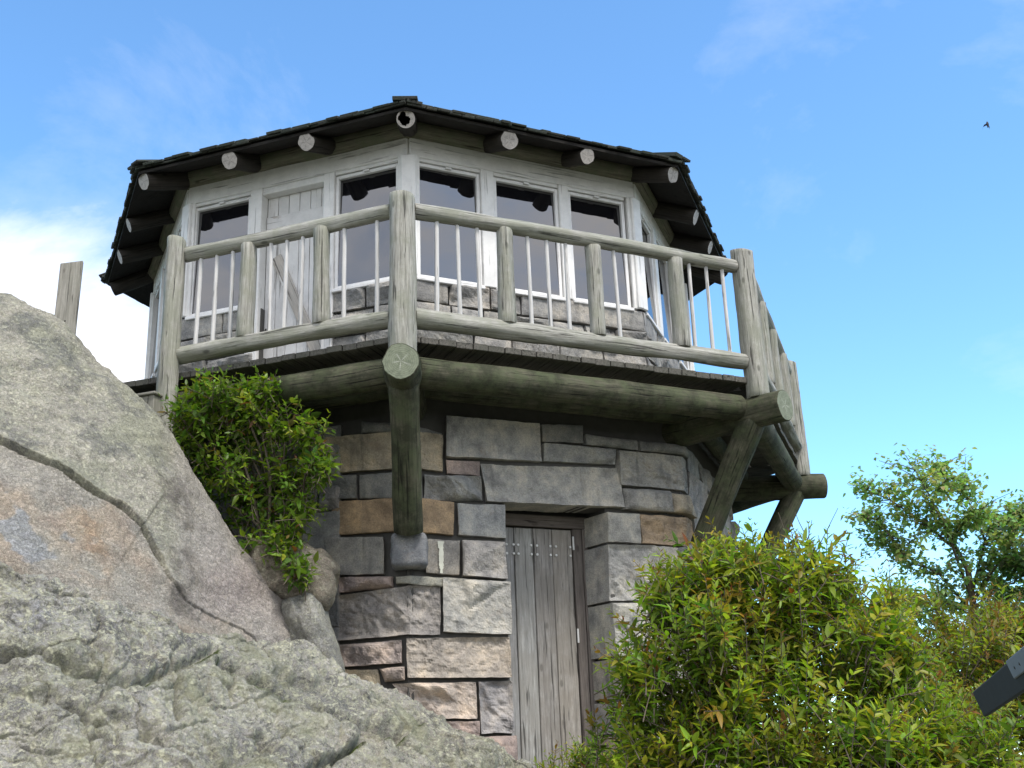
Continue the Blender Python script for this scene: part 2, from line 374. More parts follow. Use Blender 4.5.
STONES = [  # TL TR BR BL (survey sheet units), colour, roughness, extra depth
 ((140,80),(302,104),(302,112),(140,108),DARK,.3,.1), ((70,113),(304,108),(304,182),(70,186),TAN,.7,.1), ((68,188),(134,186),(134,236),(66,238),DARK,.3,.1),
 ((136,186),(262,184),(263,238),(136,236),DARK,.3,.1), ((82,239),(327,240),(326,309),(80,308),ORANGE,.35,.1), ((66,311),(187,309),(188,386),(74,388),(.20,.195,.19),.4,.1),
 ((80,390),(205,386),(206,412),(78,424),RED,.8,.1), ((76,428),(300,404),(299,505),(72,520),(.23,.215,.215),1.3,.1), ((308,70),(497,84),(500,162),(308,154),(.27,.27,.275),.9,.1),
 ((498,86),(582,88),(583,126),(500,122),DARK,.3,.1), ((584,106),(692,118),(692,140),(584,130),DARK,.3,.1), ((693,118),(772,126),(776,148),(693,142),DARK,.3,.1), ((501,124),(646,136),(647,168),(502,161),BLUE,.3,.1),
 ((649,138),(781,150),(785,220),(654,208),(.27,.265,.26),.8,.1), ((308,156),(377,160),(377,190),(309,186),RED,.3,.1), ((378,163),(657,172),(661,254),(388,242),PALE,.7,.3),
 ((660,211),(752,218),(754,264),(662,257),(.23,.225,.22),.3,.1), ((754,220),(790,228),(793,270),(756,264),TAN,.5,.1), ((265,186),(378,190),(384,240),(264,237),BLUE,.8,.1), 
 ((331,243),(426,246),(428,313),(332,308),(.25,.255,.265),.3,.36), ((267,313),(337,317),(337,388),(268,383),(.215,.205,.20),.25,.1), ((339,315),(431,318),(434,395),(341,389),(.26,.25,.255),.25,.36),
 ((208,388),(306,390),(304,411),(208,406),(.22,.22,.20),.3,.1), ((302,390),(440,398),(444,505),(302,500),(.275,.27,.265),.3,.36), ((74,524),(222,512),(223,562),(90,570),(.28,.235,.23),.9,.1),
 ((175,570),(228,565),(228,595),(185,600),(.33,.27,.25),.5,.1), ((229,510),(450,507),(454,590),(231,592),(.30,.265,.24),1.1,.36), ((200,600),(370,596),(372,672),(260,672),(.32,.27,.245),.9,.1),
 ((373,596),(463,594),(468,700),(378,702),(.24,.23,.245),1.,.36), ((380,704),(452,702),(453,790),(380,790),RED,.7,.36),
 ((626,260),(694,264),(698,324),(628,320),(.27,.265,.255),.3,.36), ((694,264),(797,272),(802,332),(699,324),(.37,.27,.18),.8,.1), ((630,324),(719,327),(722,436),(641,438),(.255,.255,.26),.8,.38),
 ((720,327),(803,334),(806,378),(721,374),(.29,.285,.275),.4,.1), ((721,376),(806,380),(809,440),(722,436),TAN,.5,.1), ((648,440),(742,442),(744,548),(652,548),(.30,.30,.295),.3,.38), ((743,442),(814,444),(816,500),(744,500),TAN,.4,.1),
 ((743,502),(816,502),(820,560),(744,560),BLUE,.4,.1), ((636,550),(722,552),(722,634),(636,632),(.27,.255,.245),.5,.36), ((722,562),(822,562),(824,630),(722,632),PALE,.4,.1), ((626,636),(742,636),(744,702),(630,702),(.24,.235,.24),.7,.36),
 ((744,634),(826,634),(828,702),(744,702),DARK,.5,.1), ((632,704),(700,704),(700,790),(636,790),RED,.5,.36), ((702,704),(828,704),(830,790),(702,790),BLUE,.5,.1)]
STONES += [((60,572),(174,571),(186,640),(80,640),TAN,.6,.1), ((240,675),(376,674),(378,790),(240,790),RED,.6,.1), ((60,642),(238,642),(238,790),(60,790),DARK,.6,.1)]
right_ext = LB + .2; DS0, DS1, DZ = -.455, .49, -1.13
for tl, tr, br, bl, col, ro, dep in STONES:
    q = [list(sz(*p)) for p in (tl, tr, br, bl)]
    if dep > .3 and ro < 2 and tl[0] > 600: q[0][0] = q[3][0] = DS1 + LB / 2 + random.uniform(-.012, .02)
    if dep > .3 and tl[0] < 470 and tr[0] > 410 and tr[0] < 480: q[1][0] = q[2][0] = DS0 + LB / 2 + random.uniform(-.02, .012)
    if tr[0] > 770:
        q[1][0] = q[2][0] = right_ext
    stone(wall, RB, q, col, ro * 1.35 if ro >= .5 else (.6 if random.random() < .35 else ro), dep)
fill(wall, RB, -LB, -.62, -3.6, -.45)                    # far left of the south-west side, behind the bush
fill(wall, RB, right_ext + .02, LB * 2 - .02, -3.6, -.45, res=.02)
fill(wall, RB, LB * 2, LB * 7 - .02, -3.6, -.45, res=.07)
base = wall.build('stone_wall', M['stone'], tower)
mort = MB()                                             # recessed mortar core with the doorway left open
for k in range(8):
    if k == 0: continue
    f = face(k + .5, RB * C8); h = LB / 2
    box(mort, f, -h, h, -.30, -.055, -3.7, -.12, .0)
f = face(.5, RB * C8); h = LB / 2; DS0, DS1, DZ = -.455, .49, -1.13
for a, b_, z0, z1 in ((-h, DS0 - .01, -3.7, -.12), (DS1 + .01, h, -3.7, -.12), (DS0 - .01, DS1 + .01, DZ + .01, -.12)):
    box(mort, f, a, b_, -.30, -.055, z0, z1, 0)
box(mort, f, DS0 - .3, DS1 + .3, -.75, -.70, -3.7, -.5, 0)
for dx, nn in ((DS0 - .06, 0), (DS1 + .06, 0)): box(mort, f, dx - .045, dx + .045, -.45, -.31, -3.7, DZ + .1, 0)
mort.build('mortar_core', M['mortar'], tower)
st = MB()                                               # the whitewash drip on one stone: thin crust on its face
sA, zA = on_face(440, 541, .5, RB * C8); pts = []
for i in range(40):
    fz = i / 39; w = (.019 + .012 * noise.noise((fz * 6, 3, 0)) + .009 * noise.noise((fz * 22, 5, 0))) * (1.3 - .6 * fz); c = .008 * noise.noise((fz * 4, 9, 1))
    for e in (-1, 1): pts.append(f.p(sA + c + e * w, .022, zA - .005 - fz * .255))
st.add(pts, [(2*i, 2*i+2, 2*i+3, 2*i+1) for i in range(39)])
M['lime'] = simple('lime_streak', (.62, .62, .52), .9); st.build('lime_streak', M['lime'], base)

# --- corbels and braces
for k in range(0, 8):
    cb = MB(); ap = RB; a = -PI/2 + k * PI/4; nn = V((math.cos(a), math.sin(a), 0)); fr = Frame(nn * RB, V((-math.sin(a), math.cos(a), 0)), nn)
    W, H0, H1, D = .145, -1.715, -1.435, .20; nx, nz = 12, 12; vs = []; fs = []
    # a rounded, hammered block: subdivided box pushed out by noise
    def blk(i, j, l, n_=10):
        x, y, z = (i / n_ - .5) * 2, (j / n_ - .5) * 2, (l / n_ - .5) * 2
        pn = 7.; L = (abs(x)**pn + abs(y)**pn + abs(z)**pn) ** (1 / pn); x, y, z = x / L, y / L, z / L
        dn = 1 + .05 * noise.noise((x * 2 + k * 9, y * 2, z * 2)) + .02 * noise.noise((x * 7 + k * 9, y * 7, z * 7))
        return fr.p(x * W * dn, -.08 + y * D * dn, (H0 + H1) / 2 + z * (H1 - H0) / 2 * dn)
    idx = {}
    def gi(i, j, l):
        if (i, j, l) not in idx: idx[i, j, l] = len(vs); vs.append(blk(i, j, l))
        return idx[i, j, l]
    for aa in range(10):
        for bb in range(10):
            for s_ in (0, 10):
                for fx in ((lambda p, q: (s_, p, q)), (lambda p, q: (q, s_, p)), (lambda p, q: (p, q, s_))):
                    fq = [gi(*fx(aa, bb)), gi(*fx(aa + 1, bb)), gi(*fx(aa + 1, bb + 1)), gi(*fx(aa, bb + 1))]
                    fs.append(fq if s_ else fq[::-1])
    cb.add(vs, fs, None, (.20, .21, .225, 1), 0, True); cb.build('corbel', M['stone'], tower)
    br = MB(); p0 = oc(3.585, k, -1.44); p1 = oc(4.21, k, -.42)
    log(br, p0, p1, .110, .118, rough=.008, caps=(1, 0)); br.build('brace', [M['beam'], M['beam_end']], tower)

# --- balcony floor: boards, radial logs, rim beams
deck = MB(); DA = RD * C8; LD = RD * S8
for k in range(8):
    f = face(k + .5, DA); s = -LD + .004
    while s < LD - .02:
        w = min(random.uniform(.125, .15), LD - s); mid = s + w / 2
        inner = -(DA - RC * C8 * .96); lim = (abs(mid)) / math.tan(PI / 8) - DA     # stays within the side's wedge
        n0 = max(inner, lim + .02)
        if n0 < -.06: box(deck, f, s, s + w - .006, n0, random.uniform(-.006, .010), -.112 + random.uniform(-.003, .003), -.06 + random.uniform(-.003, .003), .004, 1)
        s += w
dk = deck.build('deck_floor', M['deck'], tower)
for k in range(8):
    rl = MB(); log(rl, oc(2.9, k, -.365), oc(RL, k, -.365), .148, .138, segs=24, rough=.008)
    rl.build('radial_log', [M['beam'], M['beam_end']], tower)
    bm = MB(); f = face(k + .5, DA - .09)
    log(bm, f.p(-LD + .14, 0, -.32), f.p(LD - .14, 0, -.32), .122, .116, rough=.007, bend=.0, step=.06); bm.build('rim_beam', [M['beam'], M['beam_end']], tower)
    jb = MB(); f = face(k + .5, DA - .62); hh = (DA - .62) * math.tan(PI / 8)
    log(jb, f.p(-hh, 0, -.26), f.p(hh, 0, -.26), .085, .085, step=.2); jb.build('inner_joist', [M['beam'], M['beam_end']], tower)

# --- railing
RA = [M['rail'], M['rail_end']]
rail = bpy.data.objects.new('railing', None); COL.objects.link(rail); rail.parent = tower; rail.matrix_parent_inverse = Matrix.Translation(V((0, 0, 3.35))); WORLD['railing'] = V((0, 0, 0))
def pole(name, p0, p1, r0, r1, mats=RA, par=rail, **kw):
    mb = MB(); log(mb, p0, p1, r0, r1, **kw); return mb.build(name, mats, par)
def rail_side(m, s0, s1, posts, bays):
    f = face(m, DA)
    pole('top_rail', f.p(s0, 0, 1.0), f.p(s1, 0, 1.0), .066, .062, rough=.008, bend=.012, step=.06)
    pole('bottom_rail', f.p(s0, 0, .084), f.p(s1, 0, .084), .076, .068, rough=.010, bend=.012, step=.06)
    for s in posts: pole('rail_post', f.p(s + random.uniform(-.006, .006), .012, .135), f.p(s, .012, .955 + random.uniform(-.01, .02)), .070, .065, rough=.008, step=.06, segs=16)
    for s in bays: pole('baluster', f.p(s + random.uniform(-.012, .012), 0, .11), f.p(s, 0, .98), .0185, .0165, [M['baluster'], M['rail_end']], segs=8, rough=.002, step=.2, caps=(0, 0))
FRP = (-.762, .068, .885); FRB = (-1.348, -1.172, -1.0, -.545, -.37, -.19, .275, 1.044, 1.225, 1.398)
rail_side(.5, -LD + .09, LD - .1, FRP, FRB)
rail_side(-.5, -.40, LD - .09, (.242, .931), (-.231, -.073, .083, .449, .599, .748, 1.126, 1.419))
for m in (1.5, 2.5, 3.5, 4.5, 5.5): rail_side(m, -LD + .1, LD - .1, (-.8, 0, .82), (-1.35, -1.15, -.55, -.35, .25, .5, 1.1, 1.35))
for k in (0, 1, 2, 3, 4, 5, 6):
    top = {0: 1.115, 1: 1.175}.get(k, 1.12); cut = (0.1, -.25) if k == 1 else (.08, .05)
    pole('corner_post', oc(RD + .005, k, -.25), oc(RD, k, top), .106, .100, rough=.008, step=.05, segs=24, cut1=cut)
f = face(-.5, DA)
pole('corner_post', f.p(-.445, .06, -1.0), f.p(-.445, .06, 1.125), .086, .082, rough=.008, step=.05, cut1=(.15, .1))

# --- cabin: stone dado, white frames, windows, door
CA = RC * C8; LC = 2 * RC * S8; h = LC / 2
RS = RC + .010; LS = 2 * RS * S8
dado = MB()
for k in range(8):
    for (z1, z0, seed) in ((.925, .70, 1), (.70, .47, 2), (.47, .24, 3), (.24, -.06, 4)):
        segs = [(k * LS, (k + 1) * LS)]
        if k == 7: segs = [(7 * LS, 7 * LS + LS/2 - .36), (7 * LS + LS/2 + .40, 8 * LS)]
        for a, b_ in segs:
            s = a
            while s < b_ - .02:
                w = random.uniform(.3, .62)
                if s + w > b_ - .22: w = b_ - s
                stone(dado, RS, [(s, z1), (s + w, z1), (s + w, z0), (s, z0)], random.choice([(.235, .235, .245), (.205, .205, .215), (.26, .255, .26), (.225, .225, .23)]), random.choice((.35, .5, .55, .62)), out=.0, gap=.008, res=.02)
                s += w
dado.build('dado_wall', M['stone'], tower)
core = MB()
for k in range(8):
    f = face(k + .5, CA); hh = h
    if k == 7:
        box(core, f, -hh, -.33, -.2, -.035, -.12, .9, 0); box(core, f, .37, hh, -.2, -.035, -.12, .9, 0)
    else: box(core, f, -hh, hh, -.2, -.035, -.12, .9, 0)
core.build('dado_core', M['mortar'], tower)
def bx1(name, f, *a, m='white', par=tower, **kw):
    mb = MB(); box(mb, f, *a, **kw); return mb.build(name, M[m], par)
for k in range(8):                                        # corner posts: two boards mitred round the corner
    mb = MB()
    for m, sg in ((k - .5, 1), (k + .5, -1)):
        f = face(m, CA); a, b_ = (h - .105, h - .0) if sg > 0 else (-h + .0, -h + .105)
        box(mb, f, a, b_, -.10, .012, .93, 2.14, .006)
    a = -PI/2 + k * PI/4; nn = V((math.cos(a), math.sin(a), 0)); f = Frame(nn * RC, V((-math.sin(a), math.cos(a), 0)), nn)
    box(mb, f, -.072, .072, -.1, .016, .93, 2.142, .012)
    mb.build('cabin_corner_post', M['white'], tower)
def window(f, s0, s1, z0=.965, z1=2.055, tilt=0, tw=0):
    fr = MB(); w = .034                                   # sash with a proud bead
    for a in ((s0 - w, s0, -.05, -.012, z0 - w, z1 + w, 2), (s1, s1 + w, -.05, -.012, z0 - w, z1 + w, 2)):
        box(fr, f, *a[:6], .004, a[6])
    box(fr, f, s0, s1, -.05, -.012, z1, z1 + w, .004, 0); box(fr, f, s0, s1, -.05, -.012, z0 - w, z0, .004, 0)
    o = fr.build('window', M['sash'], tower)
    ct = MB(); sm = (s0 + s1) / 2; box(ct, f, sm - .03, sm + .03, -.012, .012, z1 + .01, z1 + .03, .003, 0); ct.build('catch', M['sash'], o)
    g = MB(); zc, sc = (z0 + z1) / 2, (s0 + s1) / 2
    vs = [f.p(a, -.036 + b_ + (c - zc) * -tilt + (a - sc) * tw, c) for b_ in (-.006, 0) for a, c in ((s0 - .01, z0 - .01), (s1 + .01, z0 - .01), (s1 + .01, z1 + .01), (s0 - .01, z1 + .01))]
    g.add(vs, [(4, 5, 6, 7), (3, 2, 1, 0), (0, 1, 5, 4), (1, 2, 6, 5), (2, 3, 7, 6), (3, 0, 4, 7)]); g.build('pane', M['glass'], o)
TILT = .03
for k in range(8):
    f = face(k + .5, CA); door_side = k == 7
    wins = [(-1.10, -.525), (-.32, .30), (.475, 1.045)]
    if door_side: wins = [(-1.09, -.505), (.48, 1.07)]
    for i, (a, b_) in enumerate(wins): window(f, a, b_, tilt=TILT * (1 + .15 * ((i * 7 + k * 3) % 5 - 2)), tw=.004 * ((i * 5 + k) % 3 - 1))
    # header, sill, mullions
    if door_side: hb = MB(); box(hb, f, -h + .01, h - .01, -.10, .006, 2.135, 2.325, .006, 0); hb.build('header', M['white'], tower)
    else: hb = MB(); box(hb, f, -h + .01, h - .01, -.10, .006, 2.135, 2.325, .006, 0); hb.build('header', M['white'], tower)
    for (z0, z1, n1) in ((2.098, 2.133, .0),):
        for a, b_ in wins: bx1('head_bead', f, a - .034, b_ + .034, -.06, n1, z0, z1, ch=.004, ax=0)
    for a, b_ in wins: bx1('window_sill', f, a - .045, b_ + .045, -.06, .030, .893, .929, ch=.006, ax=0, m='sash')
    mull = [(-.489, -.356), (.336, .439)] if not door_side else [(-.469, -.34), (.33, .444)]
    for a, b_ in mull: bx1('mullion', f, a, b_, -.10, .014, .93 if not door_side else (-.06 if True else .93), 2.133, ch=.006)
# door on the south-west side
f = face(-.5, CA)
dm = MB(); s = -.338
while s < .325:
    w = min(.118, .327 - s); box(dm, f, s, s + w - .005, -.125, -.095, -.05, 2.06, .004, 2, tint=(*[random.uniform(.93, 1.04)] * 3, 1)); s += w
door = dm.build('balcony_door', M['door_paint'], tower)
bt = MB(); box(bt, f, -.33, .32, -.094, -.070, 1.70, 1.85, .005, 0); bt.build('batten', M['door_paint'], door)
bt = MB(); box(bt, f, -.33, .32, -.094, -.070, .02, .16, .005, 0); bt.build('batten', M['door_paint'], door)
a, b_ = V((-.22, 1.42)), V((.28, .30)); ln = (b_ - a).length; dr = (b_ - a).normalized()
fd = Frame(f.p(a.x, 0, a.y), f.t * dr.y * -1 + V((0, 0, dr.x)), f.n, f.t * dr.x + V((0, 0, dr.y)))
bt = MB(); box(bt, fd, -.055, .055, -.093, -.071, 0, ln, .004, 2); bt.build('diagonal_batten', M['bare'], door)
bt = MB(); box(bt, f, -.305, -.262, -.094, -.062, .62, .70, .004); box(bt, f, -.295, -.272, -.066, -.03, .65, .67, .004); bt.build('latch', M['iron'], door)
hb = MB(); box(hb, f, -.34, .33, -.12, -.0, 2.062, 2.132, .005, 0); hb.build('door_head', M['white'], tower)

# --- plate logs, rafters and roof
SL = .40
roof = MB()
EA = RE * C8; LE = RE * S8
def roof_z(R): return ZE + (RE - R) * SL * 1.0
for k in range(8):                                        # boarded underside and its thickness
    a0, a1 = oc(RE - .03, k, ZE - .055), oc(RE - .03, k + 1, ZE - .055); apx = V((0, 0, ZE - .055 + RE * SL))
    b0, b1, bp = a0 + V((0, 0, .03)), a1 + V((0, 0, .03)), apx + V((0, 0, .03))
    roof.add([a0, a1, apx, b0, b1, bp], [(1, 0, 2), (3, 4, 5), (0, 1, 4, 3)], [(p.x * .3 + p.y, p.z, p.x) for p in (a0, a1, apx, b0, b1, bp)])
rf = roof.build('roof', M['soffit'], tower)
sh = MB()
for k in range(8):
    an = -PI/2 + (k + .5) * PI/4; nn = V((math.cos(an), math.sin(an), 0)); tt = V((-math.sin(an), math.cos(an), 0))
    sl = SL / C8; up = V((-nn.x, -nn.y, sl)).normalized(); nr = up.cross(-tt).normalized()
    if nr.z < 0: nr = -nr
    fr = Frame(nn * EA + V((0, 0, ZE)), tt, -up, nr); Ls = EA * math.sqrt(1 + sl * sl)
    for c in range(-1, 17):
        d0 = max(c, 0) * .235; half = (Ls - d0) / Ls * LE; s = -half - .02 + random.uniform(0, .04)
        while s < half:
            w = random.uniform(.09, .2); ov = random.uniform(-.01, .035) if c <= 0 else random.uniform(-.02, .02)
            if c == 0 and random.random() < .12: ov += .03
            t0 = .010 * (c + 1) if c < 1 else .012
            th = random.uniform(.014, .026); lift = random.uniform(0, .012) + (.016 if c == 0 else 0) - .02
            x1 = min(s + w - .006, half + .01)
            if x1 > s + .02: box(sh, fr, s, x1, -(d0 + .30), -d0 + ov, lift, lift + th, .003, 1, tint=(*[random.uniform(.7, 1.25)] * 3, 1))
            s += w
    # hip cap boards
    h0 = oc(RE + .02, k, ZE); ud = (V((0, 0, ZE + RE * SL)) - h0).normalized(); tx = V((-math.sin(-PI/2 + k * PI/4), math.cos(-PI/2 + k * PI/4), 0)); nz_ = ud.cross(tx); nz_ = nz_ if nz_.z > 0 else -nz_
    fh = Frame(h0, tx, -ud, nz_)
    for c in range(0, 16):
        for e in (-1, 1):
            box(sh, fh, -.005 if e > 0 else -.11, .11 if e > 0 else .005, -(c * .235 + .3), -c * .235 + random.uniform(0, .03), .012 + (.008 if e > 0 else 0) , .038 + random.uniform(0, .014), .003, 1)
sh.build('shingles', M['shingle'], rf)
for k in range(8):
    f = face(k + .5, CA - .02)
    mb = MB(); log(mb, f.p(-h - .02, 0, 2.42), f.p(h + .02, 0, 2.42), .105, .105, rough=.008, step=.08); mb.build('plate_log', [M['plate'], M['rafter_end']], tower)
def rafter(R_, p_out, p_in, r=.088, hollow=False):
    mb = MB(); log(mb, p_in, p_out, r, r * .97, rough=.008, segs=24, caps=(0, 0 if hollow else 1), step=.12)
    o = mb.build('rafter', [M['rafter'], M['rafter_end']], rf)
    if hollow:                                            # rotted heart: a ring of sound wood round a black cavity
        hb = MB(); d = (p_out - p_in).normalized(); x, y, z = basis(d); n_ = 40; vs = []; gs = []
        for i in range(n_):
            a = 2 * PI * i / n_; ca, sa = math.cos(a), math.sin(a)
            ri = r * (.72 + .22 * noise.noise((ca * 1.3 + 5, sa * 1.3, 2)) + .10 * noise.noise((ca * 5, sa * 5, 7)))
            if ca > .1: ri *= (.72 if sa < .3 else .5)
            for rr, dd in ((r * .93, 0), (ri, 0), (ri * .9, -.22)): vs.append(p_out + (x * ca + y * sa) * rr + z * dd); gs.append((ca * rr, sa * rr, 1))
        fs = []
        for i in range(n_):
            j = (i + 1) % n_; fs += [(i*3, j*3, j*3+1, i*3+1), (i*3+1, j*3+1, j*3+2, i*3+2)]
        hb.add(vs, fs[0::2], gs, mi=0); hb.add(vs, fs[1::2], gs, mi=1)
        cv = len(hb.v); c0 = p_out - z * .22; hb.add([V(vs[i*3+2]) for i in range(n_)] + [c0], [(i, (i+1) % n_, n_) for i in range(n_)], None, mi=1)
        hb.build('hollow_end', [M['rafter_end'], M['soffit']], o)
dz = -.055 - .092 + .004
for k in range(8):
    Ro = RE - .09
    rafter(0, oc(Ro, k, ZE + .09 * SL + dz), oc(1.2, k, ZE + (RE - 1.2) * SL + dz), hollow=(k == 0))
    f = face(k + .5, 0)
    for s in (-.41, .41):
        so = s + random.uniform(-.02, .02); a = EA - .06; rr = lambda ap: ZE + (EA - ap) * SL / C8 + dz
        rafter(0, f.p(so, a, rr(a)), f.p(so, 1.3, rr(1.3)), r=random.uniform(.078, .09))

# --- cellar door in the stone base
f = face(.5, RB * C8)
dm = MB(); s = -.44; ws = [.115, .17, .165, .175, .12]
for i, w in enumerate((.205, .182, .186, .197)):
    box(dm, f, s, s + w - .007, -.40 + random.uniform(-.003, .003), -.365 + random.uniform(-.004, .004), -3.4, -1.262 + random.uniform(-.004, .0), .005, 2, tint=[(.95, .98, 1.02, 1), (1.08, 1.1, 1.1, 1), (.9, .88, .86, 1), (1.02, .98, .93, 1)][i]); s += w
cd = dm.build('cellar_door', M['plank'], tower)
bo = MB()
for z in (-1.415, -1.492):
    for s in (-.315, -.25, -.205, -.08, -.025, .105, .16, .30):
        q = f.p(s, -.358, z); vs = [q + f.t * .011 * math.cos(i * PI / 4) + V((0, 0, .011 * math.sin(i * PI / 4))) for i in range(8)]
        vs2 = [v + f.n * .006 for v in vs]; bo.add(vs + vs2 + [q + f.n * .009], [(i, (i + 1) % 8, 8 + (i + 1) % 8, 8 + i) for i in range(8)] + [(8 + i, 8 + (i + 1) % 8, 16) for i in range(8)])
bo.build('bolt_heads', M['bolt'], cd)
for z in (-1.35, -2.15):
    hb = MB(); box(hb, f, .325, .341, -.36, -.348, z - .09, z + .03, .003); hb.build('hinge', M['bolt'], cd)
fm = MB(); box(fm, f, .333, .420, -.42, -.355, -3.4, -1.25, .006, 2); box(fm, f, .424, .487, -.40, -.345, -3.4, -1.25, .006, 2); box(fm, f, -.45, .487, -.42, -.34, -1.25, -1.145, .006, 0)
fm.build('door_frame', M['reddish'], tower)
bk = MB(); box(bk, f, -.6, .6, -.50, -.43, -3.5, -1.0, 0); bk.build('door_backing', M['mortar'], cd)

# ------------------------------------------------------------------ rock
def catmull(P, n, ts=None):
    """rows of numpy control points -> dense curve along axis 0"""
    P = np.array(P, float); m = len(P); Q = np.concatenate([[2*P[0]-P[1]], P, [2*P[-1]-P[-2]]]); out = []
    for t in (np.linspace(0, m - 1, n) if ts is None else np.interp(np.linspace(0, 1, n), ts[0], ts[1])):
        i = min(int(t), m - 2); u = t - i; a, b_, c, d = Q[i], Q[i+1], Q[i+2], Q[i+3]
        out.append(.5 * ((2*b_) + (c-a)*u + (2*a-5*b_+4*c-d)*u*u + (3*b_-a-3*c+d)*u**3))
    return np.array(out)
def seg_dist(x, y, pl):
    best = 1e9; side = 0; along = 0
    for i, ((x0, y0), (x1, y1)) in enumerate(zip(pl, pl[1:])):
        dx, dy = x1 - x0, y1 - y0; L2 = dx*dx + dy*dy; t = max(0, min(1, ((x-x0)*dx + (y-y0)*dy) / L2)); qx, qy = x0 + t*dx, y0 + t*dy
        d = math.hypot(x - qx, y - qy)
        if d < best: best = d; side = dx * (y - y0) - dy * (x - x0); along = (i + t) / (len(pl) - 1)
    return best, side, along
def sheet(grid, nu, nv, fn, name, parent=None, origin=None, rows=None):
    """grid[col][row] = (chart u, chart v, world xyz); fn(u, v, p, n) -> displacement, colour"""
    G = np.array(grid, float); A = catmull(G, nu); A = catmull(np.swapaxes(A, 0, 1), nv, rows); A = np.swapaxes(A, 0, 1)
    P = A[:, :, 2:]; du = np.gradient(P, axis=0); dv = np.gradient(P, axis=1); Nn = np.cross(du, dv); Nn /= np.linalg.norm(Nn, axis=2, keepdims=True) + 1e-9
    ctr = P.mean((0, 1)); 
    if ((Nn * (np.array(CAM) - P)).sum(2)).mean() < 0: Nn = -Nn
    vs, cols = [], []
    for i in range(nu):
        for j in range(nv):
            p = V(P[i, j]); nn = V(Nn[i, j]); d, c = fn(A[i, j, 0], A[i, j, 1], p, nn); vs.append(p + nn * d); cols.append(c)
    mb = MB(); fs = [(i*nv+j, (i+1)*nv+j, (i+1)*nv+j+1, i*nv+j+1) for i in range(nu-1) for j in range(nv-1)]
    v0, v1, v2 = vs[0], vs[nv], vs[1]
    fl = (V(P[1, 0] - P[0, 0])).cross(V(P[0, 1] - P[0, 0])).dot(V(Nn[0, 0])) < 0
    if fl: fs = [f_[::-1] for f_ in fs]
    mb.add(vs, fs, None, cols, 0, True); return mb.build(name, M['rock'], parent, origin)
def cp(u, v, t): q = at(u, v, t); return [u, v, *q]
def sstep(a, b_, x): t = max(0, min(1, (x - a) / (b_ - a))); return t * t * (3 - 2 * t)
def lerp3(a, b_, t): return tuple(x + (y - x) * t for x, y in zip(a, b_))
# upper dome
crest = [(-230, 175, 8.6), (-120, 228, 8.5), (-40, 276, 8.45), (0, 292, 8.4), (45, 314, 8.4), (85, 346, 8.4), (125, 385, 8.4), (160, 425, 8.35), (195, 480, 8.3), (230, 532, 8.3), (268, 580, 8.3), (300, 622, 8.3), (335, 668, 8.3)]
ridge = [(-230, 520, 6.2), (-120, 540, 6.2), (-50, 560, 6.3), (0, 575, 6.4), (50, 595, 6.5), (95, 610, 6.6), (140, 628, 6.8), (180, 640, 7.0), (215, 652, 7.3), (250, 660, 7.6), (280, 668, 7.8), (310, 678, 8.0), (340, 690, 8.2)]
g = []
for (u, v, t), (ru, rv, rt) in zip(crest, ridge):
    row = []
    q = at(u, v, t)
    for dy, dz_ in ((1.3, -1.9), (.75, -.75), (.32, -.16)): row.append([u, v - dy * 10, q.x, q.y + dy, q.z + dz_])
    row.append(cp(u, v, t))
    for f_ in (.06, .18, .38, .62, .85, 1.0): row.append(cp(u + (ru-u)*f_, v + (rv-v)*f_, t + (rt-t)*f_**.72))
    row.append(cp(ru, rv + 90, rt - .05)); g.append(row)
crack = [(-60, 408), (0, 440), (55, 468), (95, 495), (125, 514), (140, 532), (150, 552), (166, 580), (190, 602), (240, 630), (300, 668)]
